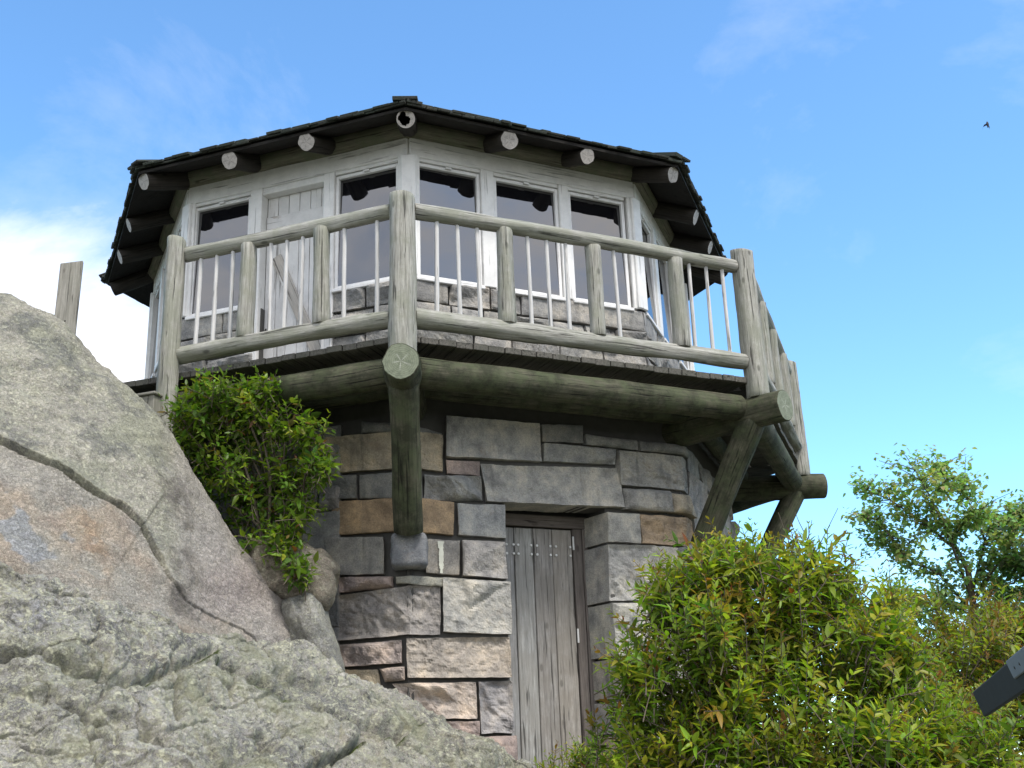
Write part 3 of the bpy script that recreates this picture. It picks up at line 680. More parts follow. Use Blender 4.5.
def dome(u, v, p, nn):
    wu, wv = 16 * fbm(p * 2.3 + V((2, 2, 2)), 5), 16 * fbm(p * 2.3 + V((8, 5, 1)), 5)
    d = .05 * fbm(p * .9, 4) + .016 * fbm(p * 3.5, 4) + .008 * fbm(p * 16, 4, .7) + .012 * (1 - abs(noise.noise(p * 2.6)) * 2)
    cd, side, al = seg_dist(u, v, crack); w = 1.9 * (.55 + .5 * abs(noise.noise((al * 9, 1, 1)))) * (1.25 - 1.1 * al)
    jit = 2.5 * noise.noise(p * 9)
    d -= .20 * (1 - sstep(.45, .8, al) * .93) * max(0., 1 - max(0., cd + jit * .5) / (w * 1.5)) ** .5
    if side < 0: d += .045 * math.exp(-cd / 90) * (1 - al * .8)      # the slab above the crack stands proud
    # sheet edge that runs down the dome's right shoulder
    e, sd2, a2 = seg_dist(u, v, [(120, 400), (150, 455), (158, 500), (140, 528)])
    if sd2 > 0: d += .02 * math.exp(-e / 45)
    col = lerp3((.46, .43, .355), (.36, .355, .275), sstep(-.2, .3, fbm(p * 1.9, 5))); col = lerp3(col, (.20, .20, .185), sstep(.12, .4, fbm(p * 4.2 + V((3, 3, 3)), 5)) * .7)
    lich = .55
    pink = sstep(330, 440, v) * sstep(-20, 40, side / 60 + 12 * noise.noise(p * 2)) 
    if side > 0: col = lerp3(col, lerp3((.45, .365, .285), (.42, .385, .33), sstep(-.3, .3, fbm(p * 2.2, 4))), .9); lich = .12
    if side < 0 and u > 150 : col = lerp3(col, (.47, .43, .39), sstep(150, 185, u) * .8); lich = lich * (1 - sstep(150, 180, u) * .8)
    pk = math.exp(-((u + wu - 240) / 45) ** 2 - ((v + wv - 590) / 40) ** 2); col = lerp3(col, (.42, .36, .33), pk)
    rust = math.exp(-((u + 1.5 * wu - 88) / 20) ** 2 - ((v + wv - 545) / 40) ** 2) * sstep(-.05, .25, fbm(p * 7, 5)); col = lerp3(col, (.42, .28, .17), rust * .6)
    gy = math.exp(-((u + 2.2 * wu - 18) / 26) ** 2 - ((v + 2.2 * wv - 535) / 20) ** 2); col = lerp3(col, (.37, .37, .37), sstep(.25, .4, gy + .25 * fbm(p * 6, 4)))
    stn = math.exp(-((u - (168 + (v - 480) * .12)) / 17) ** 2) * sstep(440, 490, v) * (1 - sstep(600, 650, v)) * sstep(-.45, .15, fbm(p * 5, 4)); col = lerp3(col, (.17, .15, .135), stn * .9)
    s2 = math.exp(-((u - (70 + (v - 370) * .55)) / 20) ** 2 - ((v - 375) / 38) ** 2) * sstep(-.3, .2, fbm(p * 6, 4)); col = lerp3(col, (.17, .17, .165), s2 * .8)
    return d, (*col, lich)
o = sheet(g, 420, 420, dome, 'granite_dome', rows=([0, .06, .09, .97, 1], [0, 2, 3, 9, 10])); tag(o, 'tall smooth granite dome with a long diagonal crack, rising at the left of the tower', 'rock')
# rough lichen-covered ledge in front
ridge2 = [(-260, 535, 6.5), (-130, 545, 6.4), (0, 563, 6.35), (50, 582, 6.4), (100, 598, 6.6), (150, 614, 6.8), (200, 628, 7.1), (260, 642, 7.5), (320, 655, 7.95), (370, 684, 8.05), (420, 708, 8.1), (470, 735, 8.1), (515, 760, 8.1), (570, 790, 8.1)]
bot2 = [(-260, 800, 5.0), (-130, 800, 5.1), (0, 800, 5.2), (50, 800, 5.2), (100, 800, 5.25), (150, 800, 5.35), (200, 800, 5.5), (260, 800, 5.75), (320, 800, 6.1), (370, 800, 6.4), (420, 800, 6.8), (470, 800, 7.2), (515, 805, 7.6), (570, 815, 7.8)]
g = []
for i, ((u, v, t), (bu, bv, bt_)) in enumerate(zip(ridge2, bot2)):
    q = at(u, v, t); row = [[u, v - 20, q.x, q.y + .9, q.z - 1.2], [u, v - 8, q.x + (.1 if i > 8 else 0), q.y + .35, q.z - .25], cp(u, v, t)]
    for f_ in (.08, .25, .5, .75, 1.0): row.append(cp(u + (bu-u)*f_, v + (bv-v)*f_, t + (bt_-t)*f_**.8))
    b_ = at(bu, bv, bt_); row.append([bu, bv + 120, b_.x, b_.y - .35, b_.z - .5]); row.append([bu, bv + 300, b_.x, b_.y - .7, b_.z - 1.3]); g.append(row)
cr2 = [([(-40, 640), (0, 652), (40, 650), (70, 668), (110, 682), (145, 680), (185, 660), (215, 648)], .035, 4.5), ([(175, 655), (182, 690), (176, 722)], .05, 3.2), ([(225, 660), (300, 700), (345, 722), (400, 735)], .06, 5.), ([(140, 742), (152, 738), (160, 748)], .09, 4.5),
       ([(265, 735), (272, 745)], .11, 6.), ([(310, 765), (350, 748), (362, 740)], .08, 3.5), ([(60, 700), (95, 722), (150, 733)], .04, 4.), ([(280, 668), (360, 690), (420, 722)], .05, 4.5)]
def ledge(u, v, p, nn):
    big = fbm(p * 1.3, 3); d = .07 * big
    # bedding: stepped, flaggy texture that runs along the ledge
    st = p.z * 3.4 + p.x * .35 + .9 * fbm(p * 1.1, 3); fr_ = st - math.floor(st); d += .065 * (sstep(0, .85, fr_) - fr_ * 1.0); lump = noise.voronoi(V((p.x * 1.1, p.y * 1.1, p.z * 2.2)) + V((1, 1, 1)) * .25 * noise.noise(p * 2))[0]; d += .07 * min(.5, lump[1] - lump[0]) - .03
    rg = 1 - abs(noise.noise(p * 5.5)) * 2; d += .022 * rg + .024 * fbm(p * 6, 5, .8) + .011 * fbm(p * 22, 5, .7)
    cell = noise.cell(V((p.x * 2.2 + p.z, p.y * 2.5, p.z * 3)) + V((1, 1, 1)) * .8 * noise.noise(p * 3)); d += .020 * cell; pv = noise.voronoi(p * 3.3)[0]; d += .05 * (min(.35, pv[1] - pv[0]) - .2); pw = noise.voronoi(V((p.x * 1.7, p.y * 2.1, p.z * 3.1)) + V((1, 1, 1)) * .45 * fbm(p * 2.4, 4))[0]; d -= .045 * (1 - sstep(0, .07, pw[1] - pw[0])) * sstep(-.15, .25, noise.noise(p * 1.3 + V((4, 4, 4)))); d += .006 * noise.cell(p * 16 + V((1, 1, 1)) * noise.noise(p * 12))
    moss = 0
    for pl, dep, w in cr2:
        cd, side, al = seg_dist(u, v, pl)
        if cd < 40:
            k = math.exp(-((cd + 3 * noise.noise(p * 14)) / (w * .85)) ** 2); d -= dep * 2.4 * k; moss = max(moss, math.exp(-((cd - 2) / (w * 1.1)) ** 2) * sstep(.0, .45, noise.noise(p * 3.2) + .12) * (side > 0))
    col = lerp3((.36, .345, .31), (.50, .475, .42), sstep(-.4, .4, fbm(p * 2.3, 4)))
    col = lerp3(col, (.19, .185, .18), sstep(.10, .35, fbm(p * 3.1 + V((9, 1, 4)), 4)) * .7)
    gp = math.exp(-((u - 30) / 30) ** 2 - ((v - 615) / 14) ** 2); col = lerp3(col, (.36, .36, .38), gp * .7)
    tn = math.exp(-((u - 420) / 100) ** 2 - ((v - 740) / 25) ** 2); col = lerp3(col, (.35, .32, .25), tn * .6)
    lich = .95
    if moss > .05: col = lerp3(col, (.07, .10, .015), min(1, moss * 1.3)); lich *= 1 - min(1, moss)
    return d, (*col, lich)
o = sheet(g, 520, 420, ledge, 'granite_ledge', rows=([0, .03, .07, .93, 1], [0, 1, 2, 7, 9])); tag(o, 'rough grey ledge crusted with pale green lichen, along the bottom left', 'rock')
def boulder(name, c, rad, seed, label, col, lich=.35, rot=0, k=.16):
    mb = MB(); nu, nv = 72, 44; vs, cols = [], []
    for j in range(nv + 1):
        for i in range(nu):
            a, b_ = 2 * PI * i / nu, PI * j / nv; d = V((math.sin(b_) * math.cos(a), math.sin(b_) * math.sin(a), math.cos(b_)))
            pn = 3.2; L = (abs(d.x)**pn + abs(d.y)**pn + abs(d.z)**pn) ** (-1 / pn)
            r = L * (1 + k * fbm(d * 1.3 + V((seed, 0, 0)), 3) + .05 * noise.cell(d * 2.6 + V((seed, 3, 1))) + .03 * fbm(d * 5 + V((seed, 0, 0)), 4))
            q = V((d.x * rad[0] * r, d.y * rad[1] * r, d.z * rad[2] * r)); q.rotate(Matrix.Rotation(rot, 3, 'Y')); vs.append(q + V(c))
            cc = lerp3(col, tuple(x * .8 for x in col), sstep(-.3, .3, fbm(d * 3 + V((seed, 0, 0)), 3))); cols.append((*cc, lich))
    fs = [(j*nu+i, (j+1)*nu+i, (j+1)*nu+(i+1) % nu, j*nu+(i+1) % nu) for j in range(nv) for i in range(nu)]
    mb.add(vs, fs, None, cols, 0, True); o = mb.build(name, M['rock'], None, V(c)); return tag(o, label, 'rock')
boulder('boulder', at(292, 575, 8.5), (.36, .28, .24), 3, 'angular tan boulder wedged against the tower wall under the leafy shrub', (.33, .28, .22), .3, .3)
boulder('boulder', at(312, 640, 8.25), (.16, .30, .36), 8, 'narrow rounded grey stone leaning between the dome and the tower', (.36, .35, .32), .4, -.35, .1)

# ------------------------------------------------------------------ ground
mb = MB(); rr = [0] + [1.5 * 1.12 ** i for i in range(78)]; na = 96
def ground_z(x, y):
    r = math.hypot(x, y); z = -3.42 - .16 * max(0, -y - 4.5) - .02 * max(0, r - 4); z = max(z, -4.85) if r < 16 else z
    f_ = sstep(14, 70, r); z = z * (1 - f_) + f_ * (-4.85 - 26 * sstep(20, 160, r) - .03 * min(r, 4000))
    return z + (.10 * fbm(V((x * .5, y * .5, 0)), 4) if r < 200 else (.02 * r * fbm(V((x * .004, y * .004, 0)), 4)))
vs = []; fs = []
for r in rr:
    for i in range(na): a = 2 * PI * i / na; x, y = r * math.cos(a), r * math.sin(a); vs.append((x, y, ground_z(x, y)))
fs = [(j*na+i, (j+1)*na+i, (j+1)*na+(i+1) % na, j*na+(i+1) % na) for j in range(len(rr)-1) for i in range(na)]
mb.add(vs, fs, None, (1, 1, 1, 1), 0, True); tag(mb.build('ground', M['ground']), kind='structure')

# ------------------------------------------------------------------ posts on the rock
p = at(66, 328, 8.75); ps = thing('board_post', 'upright weathered grey board with a slanted top, standing behind the rock crest', 'wooden post', p - V((0, 0, .9)))
fr = Frame(p, V((.97, .2, 0)).normalized(), V((.2, -.97, 0)).normalized(), V((.012, 0, 1)))
mb = MB(); box(mb, fr, -.092, .075, -.022, .022, -.9, .56, .004); b0 = len(mb.v)
for i, q in enumerate(mb.v):
    lz = (V(q) - p).z
    if lz > .3: s = (V(q) - p).dot(fr.t); mb.v[i] = tuple(V(q) + V((0, 0, .22 * (s + .0))))
mb.build('board', M['board'], ps)
mb = MB()
for z in (-.1, .05): q = fr.p(-.01, .022, z); mb.add([q + fr.t*.008*math.cos(i) + V((0, 0, .008*math.sin(i))) for i in range(6)] + [q + fr.n * .006], [(i, (i+1) % 6, 6) for i in range(6)])
mb.build('nail_heads', M['iron'], ps)
p = at(150, 405, 8.9); ps = thing('stub_post', 'short grey timber stub with a flat cap board, tucked under the balcony edge', 'wooden post', p - V((0, 0, .6)))
fr = Frame(p, V((.92, -.38, 0)), V((-.38, -.92, 0)))
mb = MB(); box(mb, fr, -.09, .08, -.06, .06, -.6, .06, .006); mb.build('post', M['board'], ps)
mb = MB(); box(mb, fr, -.11, .10, -.08, .08, .062, .085, .006, 0); mb.build('cap_board', M['board'], ps)

# ------------------------------------------------------------------ foliage
def leaves(name, P, D, Nn, Lg, Wd, droop, cols, parent, origin):
    """many curved, folded leaves in one foliage mesh; arrays per leaf"""
    P, D, Nn, Lg, Wd, droop, cols = [np.asarray(a, float) for a in (P, D, Nn, Lg, Wd, droop, cols)]
    D /= np.linalg.norm(D, axis=1, keepdims=True); X = np.cross(D, Nn); X /= np.linalg.norm(X, axis=1, keepdims=True) + 1e-9; Z = np.cross(X, D)
    sign = np.where(Z[:, 2:] < 0, -1, 1); Z *= sign
    L = Lg[:, None]; W = Wd[:, None]; dr = droop[:, None]; dn = np.array([0, 0, -1.])
    def st(f, w, fold): return P + D * L * f + X * L * W * w + Z * L * fold + dn * L * dr * f * f
    vs = np.stack([st(0, 0, 0), st(.3, -.5, .05), st(.32, 0, -.03), st(.3, .5, .05), st(.66, -.36, .03), st(.66, 0, -.02), st(.66, .36, .03), st(1, 0, -.02)], 1)
    n_ = len(P); base_f = [(0, 2, 1), (0, 3, 2), (1, 2, 5, 4), (2, 3, 6, 5), (4, 5, 7), (5, 6, 7)]
    fs = [tuple(b_ * 8 + i for i in f_) for b_ in range(n_) for f_ in base_f]
    me = bpy.data.meshes.new(name); o3 = np.array(origin); me.from_pydata((vs.reshape(-1, 3) - o3).tolist(), [], fs); me.materials.append(M['leaf'])
    c = np.ones((n_, 8, 4)); c[:, :, :3] = cols[:, None, :]; c[:, (1, 3, 4, 6), :3] *= 1.06
    a = me.attributes.new('tint', 'FLOAT_COLOR', 'POINT'); a.data.foreach_set('color', c.astype(np.float32).ravel())
    me.polygons.foreach_set('use_smooth', [True] * len(me.polygons)); return link(name, me, parent, V(origin))
def twig(mb, pts, r0, r1, sg=5):
    vs, fs, gs = [], [], []; L = 0
    for i, p_ in enumerate(pts):
        d = (pts[min(i+1, len(pts)-1)] - pts[max(i-1, 0)]); x, y, z = basis(d); r = r0 + (r1 - r0) * i / (len(pts) - 1)
        if i: L += (p_ - pts[i-1]).length
        for k in range(sg): a = 2*PI*k/sg; vs.append(p_ + (x*math.cos(a) + y*math.sin(a)) * r); gs.append((r*math.cos(a), r*math.sin(a), L))
    for i in range(len(pts)-1):
        for k in range(sg): fs.append((i*sg+k, i*sg+(k+1) % sg, (i+1)*sg+(k+1) % sg, (i+1)*sg+k))
    mb.add(vs, fs, gs, (1, 1, 1, 1), 0, True)
def rv(): 
    while True:
        q = V((random.uniform(-1, 1), random.uniform(-1, 1), random.uniform(-1, 1)))
        if .05 < q.length < 1: return q.normalized()
def shrub(name, label, root, lobes, n_sh, leaf, width, pal, tips, tip_amt, stems, upness=.55, gap=.03, sl=(.2, .42), tone=.0, shell=.5, cat='shrub', young=.3):
    random.seed(sum(map(ord, name)) + 1); o = thing(name, label, cat, root); P, D, NN, LL, WW, DR, CC = [], [], [], [], [], [], []; tw = MB()
    lobes0 = list(lobes); lobes = list(lobes)
    for c, r in lobes0:
        for _ in range(6):
            d_ = rv(); d_.z = d_.z if d_.z > -.3 else -d_.z; k_ = random.uniform(.22, .42)
            lobes.append((V(c) + V([a * b_ * random.uniform(.75, 1.05) for a, b_ in zip(d_, r)]), tuple(max(.06, x * k_) for x in r)))
    wts = [(l[1][0] * l[1][1] + l[1][0] * l[1][2]) * (.55 if i < len(lobes0) else 1.5) for i, l in enumerate(lobes)]
    for c, r in lobes0:                                 # framework branches
        for _ in range(stems):
            e = V(c) + V([q * w_ * .6 for q, w_ in zip(rv(), r)]); b_ = V(root) + V((random.uniform(-.12, .12), random.uniform(-.1, .1), 0)); mid = b_.lerp(e, .5) + V((random.uniform(-.12, .12), random.uniform(-.12, .12), .12))
            twig(tw, [b_, b_.lerp(mid, .5) + V((0, 0, .04)), mid, mid.lerp(e, .55) + V((random.uniform(-.04, .04), 0, .03)), e], .018, .005)
    for _ in range(n_sh):
        c, r = random.choices(lobes, wts)[0]; d = rv()
        if d.z < -.45: d.z *= -.6
        f_ = 1 - shell * random.random() ** 1.6; q = V(c) + V([a * b_ * f_ for a, b_ in zip(d, r)])
        g_ = (d * (1 - upness) + V((0, 0, 1)) * upness + rv() * .35).normalized(); ln = random.uniform(*sl); q -= g_ * ln * .7
        nl = max(3, int(ln / gap)); side = rv(); hue = random.random(); pc = random.choice(pal); young_ = random.random() < young
        pts = [q]; dirn = g_.copy(); bend = rv() * .25 + V((0, 0, -.12))
        istip = random.random() < tip_amt
        for i in range(nl):
            dirn = (dirn + bend * (1.2 / nl)).normalized(); pt_ = pts[-1] + dirn * (ln / nl); pts.append(pt_)
            fr_ = i / (nl - 1); sx = dirn.cross(side).normalized(); sx.rotate(Matrix.Rotation(i * 1.57 + random.uniform(-.3, .3), 3, dirn))
            for e in (1, -1):
                if random.random() < .06: continue
                op = .95 - .5 * fr_; ld = (dirn * (1 - op) + sx * e * op + V((0, 0, .1))).normalized()
                l_ = leaf * (1.0 if fr_ < .7 else 1.0 - .55 * (fr_ - .7) / .3) * random.choice((random.uniform(.4, .8), random.uniform(.7, 1.2))) * (.6 + .4 * min(1, fr_ * 3 + .3))
                P.append(pt_); D.append(ld); NN.append((V((0, 0, 1)) * .7 + rv() * .5 + dirn * .3)); LL.append(l_); WW.append(width * random.uniform(.8, 1.2)); DR.append(random.uniform(.02, .32))
                cc = lerp3(pc, tuple(x * random.uniform(.75, 1.25) for x in pc), .7)
                if young_: cc = lerp3(cc, (cc[0] * 1.55 + .015, cc[1] * 1.35, cc[2] * .9), fr_)
                if istip and fr_ > .45: cc = lerp3(cc, random.choice(tips), min(1, (fr_ - .45) * 2.2) * random.uniform(.5, 1))
                if random.random() < .012: cc = random.choice(tips)
                CC.append(cc)
        if len(pts) > 2: twig(tw, pts[::2] if len(pts) > 5 else pts, .0035, .0015, 4)
    tw.build('branches', M['bark'], o, V(root)); leaves('foliage', P, D, NN, LL, WW, DR, CC, o, V(root)); return o
G1, G2, G3, YG = (.09, .16, .022), (.14, .225, .028), (.195, .28, .036), (.28, .31, .045)
RUST = [(.22, .075, .025), (.26, .12, .03), (.20, .10, .03), (.17, .05, .025)]
B = lambda u, v, t, r: (at(u, v, t), r)
rt = at(770, 760, 5.7); rt.z = ground_z(rt.x, rt.y)
shrub('leafy_bush', 'big yellow-green bush with narrow leaves in front of the cellar wall', rt,
      [B(700, 665, 5.4, (.42, .45, .42)), B(770, 640, 5.6, (.48, .5, .50)), B(840, 680, 5.6, (.40, .45, .42)), B(735, 605, 5.7, (.28, .32, .20)), B(815, 610, 5.8, (.24, .3, .20)), B(700, 725, 5.3, (.33, .4, .32)), B(790, 735, 5.3, (.55, .45, .35)),
       B(668, 610, 5.5, (.16, .2, .17)), B(700, 572, 5.6, (.12, .2, .12)), B(870, 630, 5.8, (.18, .3, .18)), B(900, 740, 5.5, (.3, .4, .35)), B(650, 680, 5.3, (.13, .2, .18)), B(720, 775, 5.2, (.45, .4, .30)), B(830, 775, 5.3, (.5, .4, .30)), B(910, 765, 5.5, (.4, .4, .3)), B(640, 745, 5.3, (.18, .25, .22)), B(880, 690, 5.7, (.25, .3, .3)), B(775, 570, 5.8, (.12, .18, .10)), B(735, 566, 5.7, (.10, .18, .12))],
      1500, .090, .30, [G1, G2, G2, G3, G3, YG], RUST, .24, 3, young=.6, upness=.42, sl=(.22, .5))
rt = at(960, 760, 7.2); rt.z = ground_z(rt.x, rt.y)
shrub('rusty_bush', 'loose bush with rust-tinged leaves below the maple at the right edge', rt,
      [B(950, 690, 7.0, (.55, .6, .5)), B(1010, 680, 7.0, (.5, .6, .5)), B(905, 640, 7.2, (.35, .4, .35)), B(960, 740, 6.6, (.6, .5, .4)), B(1000, 640, 7.4, (.35, .4, .25)), B(1040, 740, 6.6, (.5, .5, .5)), B(930, 775, 6.0, (.6, .5, .4)), B(1015, 775, 6.0, (.6, .5, .4)), B(975, 660, 7.3, (.5, .4, .3)), B(1000, 725, 6.4, (.5, .4, .35))],
      1250, .080, .30, [G2, G3, YG, (.15, .15, .03)], RUST + [(.30, .13, .05)], .38, 3, young=.4)
rt = at(283, 585, 8.5)
shrub('wall_shrub', 'green leafy shrub growing between the granite dome and the tower wall', rt,
      [B(225, 435, 8.75, (.36, .3, .30)), B(265, 420, 8.65, (.30, .28, .26)), B(240, 480, 8.6, (.36, .25, .35)), B(285, 490, 8.5, (.28, .2, .34)), B(300, 520, 8.4, (.16, .15, .2)), B(280, 560, 8.25, (.12, .1, .14)), B(195, 420, 8.7, (.2, .2, .18)), B(315, 470, 8.35, (.10, .1, .12)), B(300, 575, 8.1, (.07, .08, .08)), B(255, 400, 8.7, (.28, .2, .14)), B(205, 460, 8.75, (.3, .2, .3)), B(245, 520, 8.5, (.28, .15, .25)), B(272, 540, 8.38, (.2, .14, .2)), B(220, 400, 8.75, (.3, .25, .18)), B(300, 440, 8.5, (.2, .14, .2))],
      800, .100, .40, [G1, G1, G2, G2], [(.20, .13, .03), (.16, .07, .03)], .06, 2, upness=.3, gap=.045, sl=(.18, .36), young=.25)
rt = at(610, 775, 7.6); rt.z = -3.4
shrub('weedy_plant', 'low clump of weeds at the foot of the cellar door', rt, [B(600, 768, 7.4, (.22, .2, .14)), B(650, 765, 7.2, (.25, .2, .16)), B(560, 785, 7.4, (.2, .2, .12))], 110, .07, .28, [G2, G3, YG], RUST, .2, 2, cat='plant')
# bare flower stalks above the big bush
o = thing('dry_stalks', 'thin bare stalks rising above the big bush under the log ends', 'plant', at(800, 600, 5.9)); mb = MB()
for pts in ([(800, 600), (790, 545), (778, 512)], [(800, 600), (806, 548), (812, 520)], [(812, 560), (822, 540), (838, 508)], [(735, 590), (728, 560), (722, 540)], [(808, 540), (799, 522), (795, 512)], [(826, 590), (826, 560), (818, 535)]):
    mb = MB(); twig(mb, [at(u, v, 5.8) for u, v in pts], .0035, .0015, 4); mb.build('stalk', M['bark'], o)

# maple-like tree
def tree(name, label, root_px, t, limbs, trunk, n_leaf, leaf, pal, spread, seed):
    random.seed(seed); rt = at(*root_px, t); rt.z = ground_z(rt.x, rt.y) ; o = thing(name, label, 'tree', rt)
    tp = [rt] + [at(u, v, t) for u, v in trunk]; mb = MB(); twig(mb, tp, .075, .018, 8); mb.build('trunk', M['bark'], o)
    lb = MB(); cl = []
    for pts, dz_, wgt in limbs:
        q = [at(u, v, t + dz_ * i / (len(pts) - 1)) for i, (u, v) in enumerate(pts)]; twig(lb, q, .022, .006, 5)
        for i in range(1, len(q)):
            for k in range(3): cl.append((q[i-1].lerp(q[i], (k + 1) / 3), wgt * (.6 + .5 * i / len(q)), (q[i] - q[i-1]).normalized()))
    P, D, NN, LL, WW, DR, CC = [], [], [], [], [], [], []; per = n_leaf // len(cl)
    for c, w_, dr in cl:
        for s_ in range(5):
            e = c + V((random.gauss(0, .26), random.gauss(0, .3), random.gauss(0, .13))) * spread * w_ + dr * random.uniform(-.05, .25); twig(lb, [c, c.lerp(e, .6) + V((0, 0, .03)), e], .007, .003, 4)
            pc = random.choice(pal)
            for _ in range(per // 5):
                f_ = random.uniform(.35, 1.15); q = c.lerp(e, f_) + rv() * .10 * spread
                P.append(q); d = rv(); d.z = -abs(d.z) * .4; D.append(d); NN.append(V((0, 0, 1)) + rv() * .6); LL.append(leaf * random.uniform(.7, 1.2)); WW.append(.75); DR.append(random.uniform(.05, .4))
                CC.append(lerp3(pc, tuple(x * random.uniform(.7, 1.3) for x in pc), .8))
    lb.build('limbs', M['bark'], o); leaves('crown', P, D, NN, LL, WW, DR, CC, o, rt); return o
TG = [(.25, .36, .15), (.30, .40, .16), (.22, .31, .15), (.34, .39, .16)]
tree('maple_tree', 'slender airy maple tree standing beyond the bushes against the sky', (975, 700), 15.0,
     [([(972, 600), (950, 540), (932, 500), (915, 470)], -.3, 1.0), ([(950, 545), (920, 520), (890, 500), (868, 490)], .5, .8), ([(973, 590), (985, 540), (968, 500), (965, 484)], .4, .75), ([(974, 600), (1000, 560), (1015, 535)], -.4, 1.), ([(970, 610), (940, 575), (905, 555), (885, 545)], .3, 1.0),
      ([(985, 545), (1000, 525), (1008, 520)], .2, .7), ([(974, 620), (1005, 600), (1030, 590)], .2, 1.), ([(930, 505), (945, 480), (940, 468)], .2, .8), ([(971, 615), (940, 600), (915, 600)], -.3, .9), ([(950, 540), (962, 520), (975, 515)], -.3, .9), ([(975, 610), (1000, 580), (1020, 560), (1035, 550)], .4, 1.), ([(972, 640), (1010, 630), (1035, 615)], -.4, 1.), ([(974, 640), (935, 625), (900, 600)], .3, 1.), ([(905, 555), (885, 530), (870, 520)], .1, .6), ([(1000, 550), (1018, 520), (1024, 512)], .1, .6)],
     [(976, 660), (974, 610), (968, 570), (952, 540), (935, 505)], 10500, .072, TG, .85, 11)
tree('dark_tree', 'darker tree at the far right edge beside the maple', (1060, 700), 14.0,
     [([(1058, 620), (1035, 580), (1022, 560)], .2, 1.), ([(1058, 640), (1030, 620), (1012, 612)], -.2, 1.), ([(1058, 600), (1060, 560), (1055, 540)], .2, 1.), ([(1058, 610), (1080, 580), (1095, 560)], .2, 1.)],
     [(1060, 660), (1058, 610), (1058, 570)], 3600, .09, [(.06, .10, .035), (.07, .115, .04)], 1.0, 12)
random.seed(99)
# ------------------------------------------------------------------ tilted panel at the right edge
o = thing('sign_panel', 'dark tilted panel corner with a paler metal edge, jutting in at the right edge', 'sign', at(1050, 760, 2.6))
A_, B_, C_ = at(972, 692, 2.6), at(1044, 631, 1.85), at(983, 716, 2.58); ex = (B_ - A_); ey = (C_ - A_)
nn = ex.cross(ey).normalized(); nn = nn if nn.dot(CAM - A_) > 0 else -nn; exn = ex.normalized(); eyn = nn.cross(exn); eyn = eyn if eyn.dot(ey) > 0 else -eyn
fr = Frame(A_, exn, nn, eyn); Lx = ex.length
mb = MB(); box(mb, fr, 0, Lx * 1.3, -.015, 0, 0, .060, .003, 0); mb.build('board', M['panel_dark'], o)
mb = MB(); box(mb, fr, Lx * .58, Lx * 1.3, -.016, .004, -.002, .034, .002, 0); mb.build('metal_cover', M['panel_light'], o)
for i_ in (.64, .70):
    mb = MB(); q = fr.p(Lx * i_, .004, .018); mb.add([q + fr.t*.004*math.cos(i) + fr.z*.004*math.sin(i) for i in range(6)] + [q + fr.n * .002], [(i, (i+1) % 6, 6) for i in range(6)]); mb.build('screw_head', M['iron'], o)
mb = MB(); q = fr.p(Lx * 1.2, -.06, .03); log(mb, V((q.x, q.y, ground_z(q.x, q.y) - .1)), q, .04, .04); mb.build('post', [M['board'], M['board']], o)
# ------------------------------------------------------------------ bird
c = at(987, 125, 45); mb = MB(); vs = []; fs = []; nr, ns = 9, 8
for j in range(nr):
    f_ = j / (nr - 1); r = .055 * math.sin(PI * min(1, f_ * .92 + .05)) ** .7 if j < nr - 2 else .035 * (1.2 if j == nr - 1 else .7)
    for i in range(ns): a = 2*PI*i/ns; vs.append(c + V((r * math.cos(a), r * .8 * math.sin(a) - .05, .13 - f_ * .26)))
fs = [(j*ns+i, j*ns+(i+1) % ns, (j+1)*ns+(i+1) % ns, (j+1)*ns+i) for j in range(nr-1) for i in range(ns)] + [tuple(range(ns))[::-1]]
b0 = len(vs)
for e in (-1, 1):
    w0 = len(vs); vs += [c + V((e*.03, -.05, .05)), c + V((e*.03, -.05, -.04)), c + V((e*.13, .06, -.05)), c + V((e*.10, .05, .04)), c + V((e*.15, .16, -.12))]; fs += [(w0, w0+1, w0+2, w0+3), (w0+3, w0+2, w0+4)]
mb.add(vs, fs, None, (1, 1, 1, 1), 0, True); tag(mb.build('bird', M['bird'], None, c), 'tiny dark bird high in the blue sky, right of the roof', 'bird')

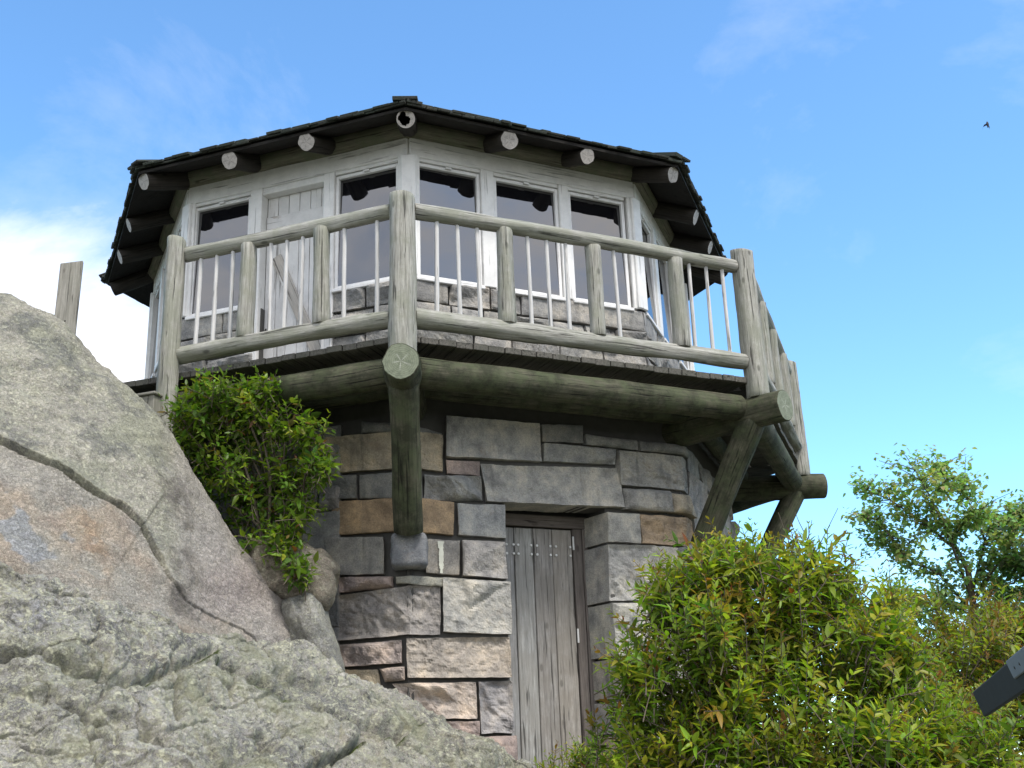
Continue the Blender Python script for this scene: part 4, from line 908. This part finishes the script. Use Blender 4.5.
# ------------------------------------------------------------------ sky and sun
SUN = V((.42, -.52, 1.0)).normalized(); el = math.asin(SUN.z); az = math.atan2(SUN.x, SUN.y)
w = bpy.data.worlds.new('World'); S.world = w; w.use_nodes = True; nt = w.node_tree; nt.nodes.clear(); n = N(nt)
sky = n('TexSky', sky_type='NISHITA', sun_disc=False, sun_elevation=el, sun_rotation=az, altitude=1500, air_density=1.0, dust_density=.6, ozone_density=2.0).outputs[0]
d = n('TexCoord').outputs['Generated']; sx = n('SeparateXYZ', {0: d})
SKY_TINT = (1.25, 1.70, 1.85)
sky = n.mix(1, sky, SKY_TINT, 'MULTIPLY')
def blob(px, py, inner, outer):
    q = ray(px, py).normalized(); dp = n('VectorMath', {0: d, 1: tuple(q)}, operation='DOT_PRODUCT').outputs['Value']
    return n('MapRange', {0: dp, 1: math.cos(math.radians(outer)), 2: math.cos(math.radians(inner)), 3: 0., 4: 1.}, interpolation_type='SMOOTHSTEP').outputs[0]
cn = n.math('MULTIPLY', n.noise(n.scale(d, 1, 1, 1.7), 3.2, 8, .62, .3), .9)
cl = n.math('ADD', cn, n.math('MULTIPLY', blob(0, 430, 1, 14), .44))
cl = n.math('ADD', cl, n.math('MULTIPLY', blob(940, 110, 0, 6), -.09)); cl = n.math('ADD', cl, n.math('MULTIPLY', blob(180, 130, 0, 8), .09))
back = n('MapRange', {0: sx.outputs[1], 1: .25, 2: -.35, 3: 0., 4: .42}).outputs[0]; cl = n.math('ADD', cl, back)
k = n.ramp(cl, (.50, 0), (.62, .10), (.92, 1))
CLOUD = (9.2, 8.9, 8.9)
cc = n.mix(n.noise(d, 2.2, 6, .6), tuple(q * .75 for q in CLOUD), CLOUD)
colr = n.mix(k, sky, cc)
bg = n('Background', {'Color': colr, 'Strength': .10}); out = n('OutputWorld', {0: bg.outputs[0]})
sl = bpy.data.lights.new('sun', 'SUN'); so = bpy.data.objects.new('sun', sl); COL.objects.link(so); sl.energy = 1.8; sl.angle = math.radians(13); sl.color = (1, .95, .88)
so.rotation_euler = SUN.to_track_quat('Z', 'Y').to_euler()
S.view_settings.view_transform = 'Standard'; S.view_settings.look = 'None'; S.view_settings.exposure = 1.0; S.view_settings.gamma = 1; S.view_settings.use_curve_mapping = False
S.cycles.max_bounces = 6; S.cycles.use_denoising = True
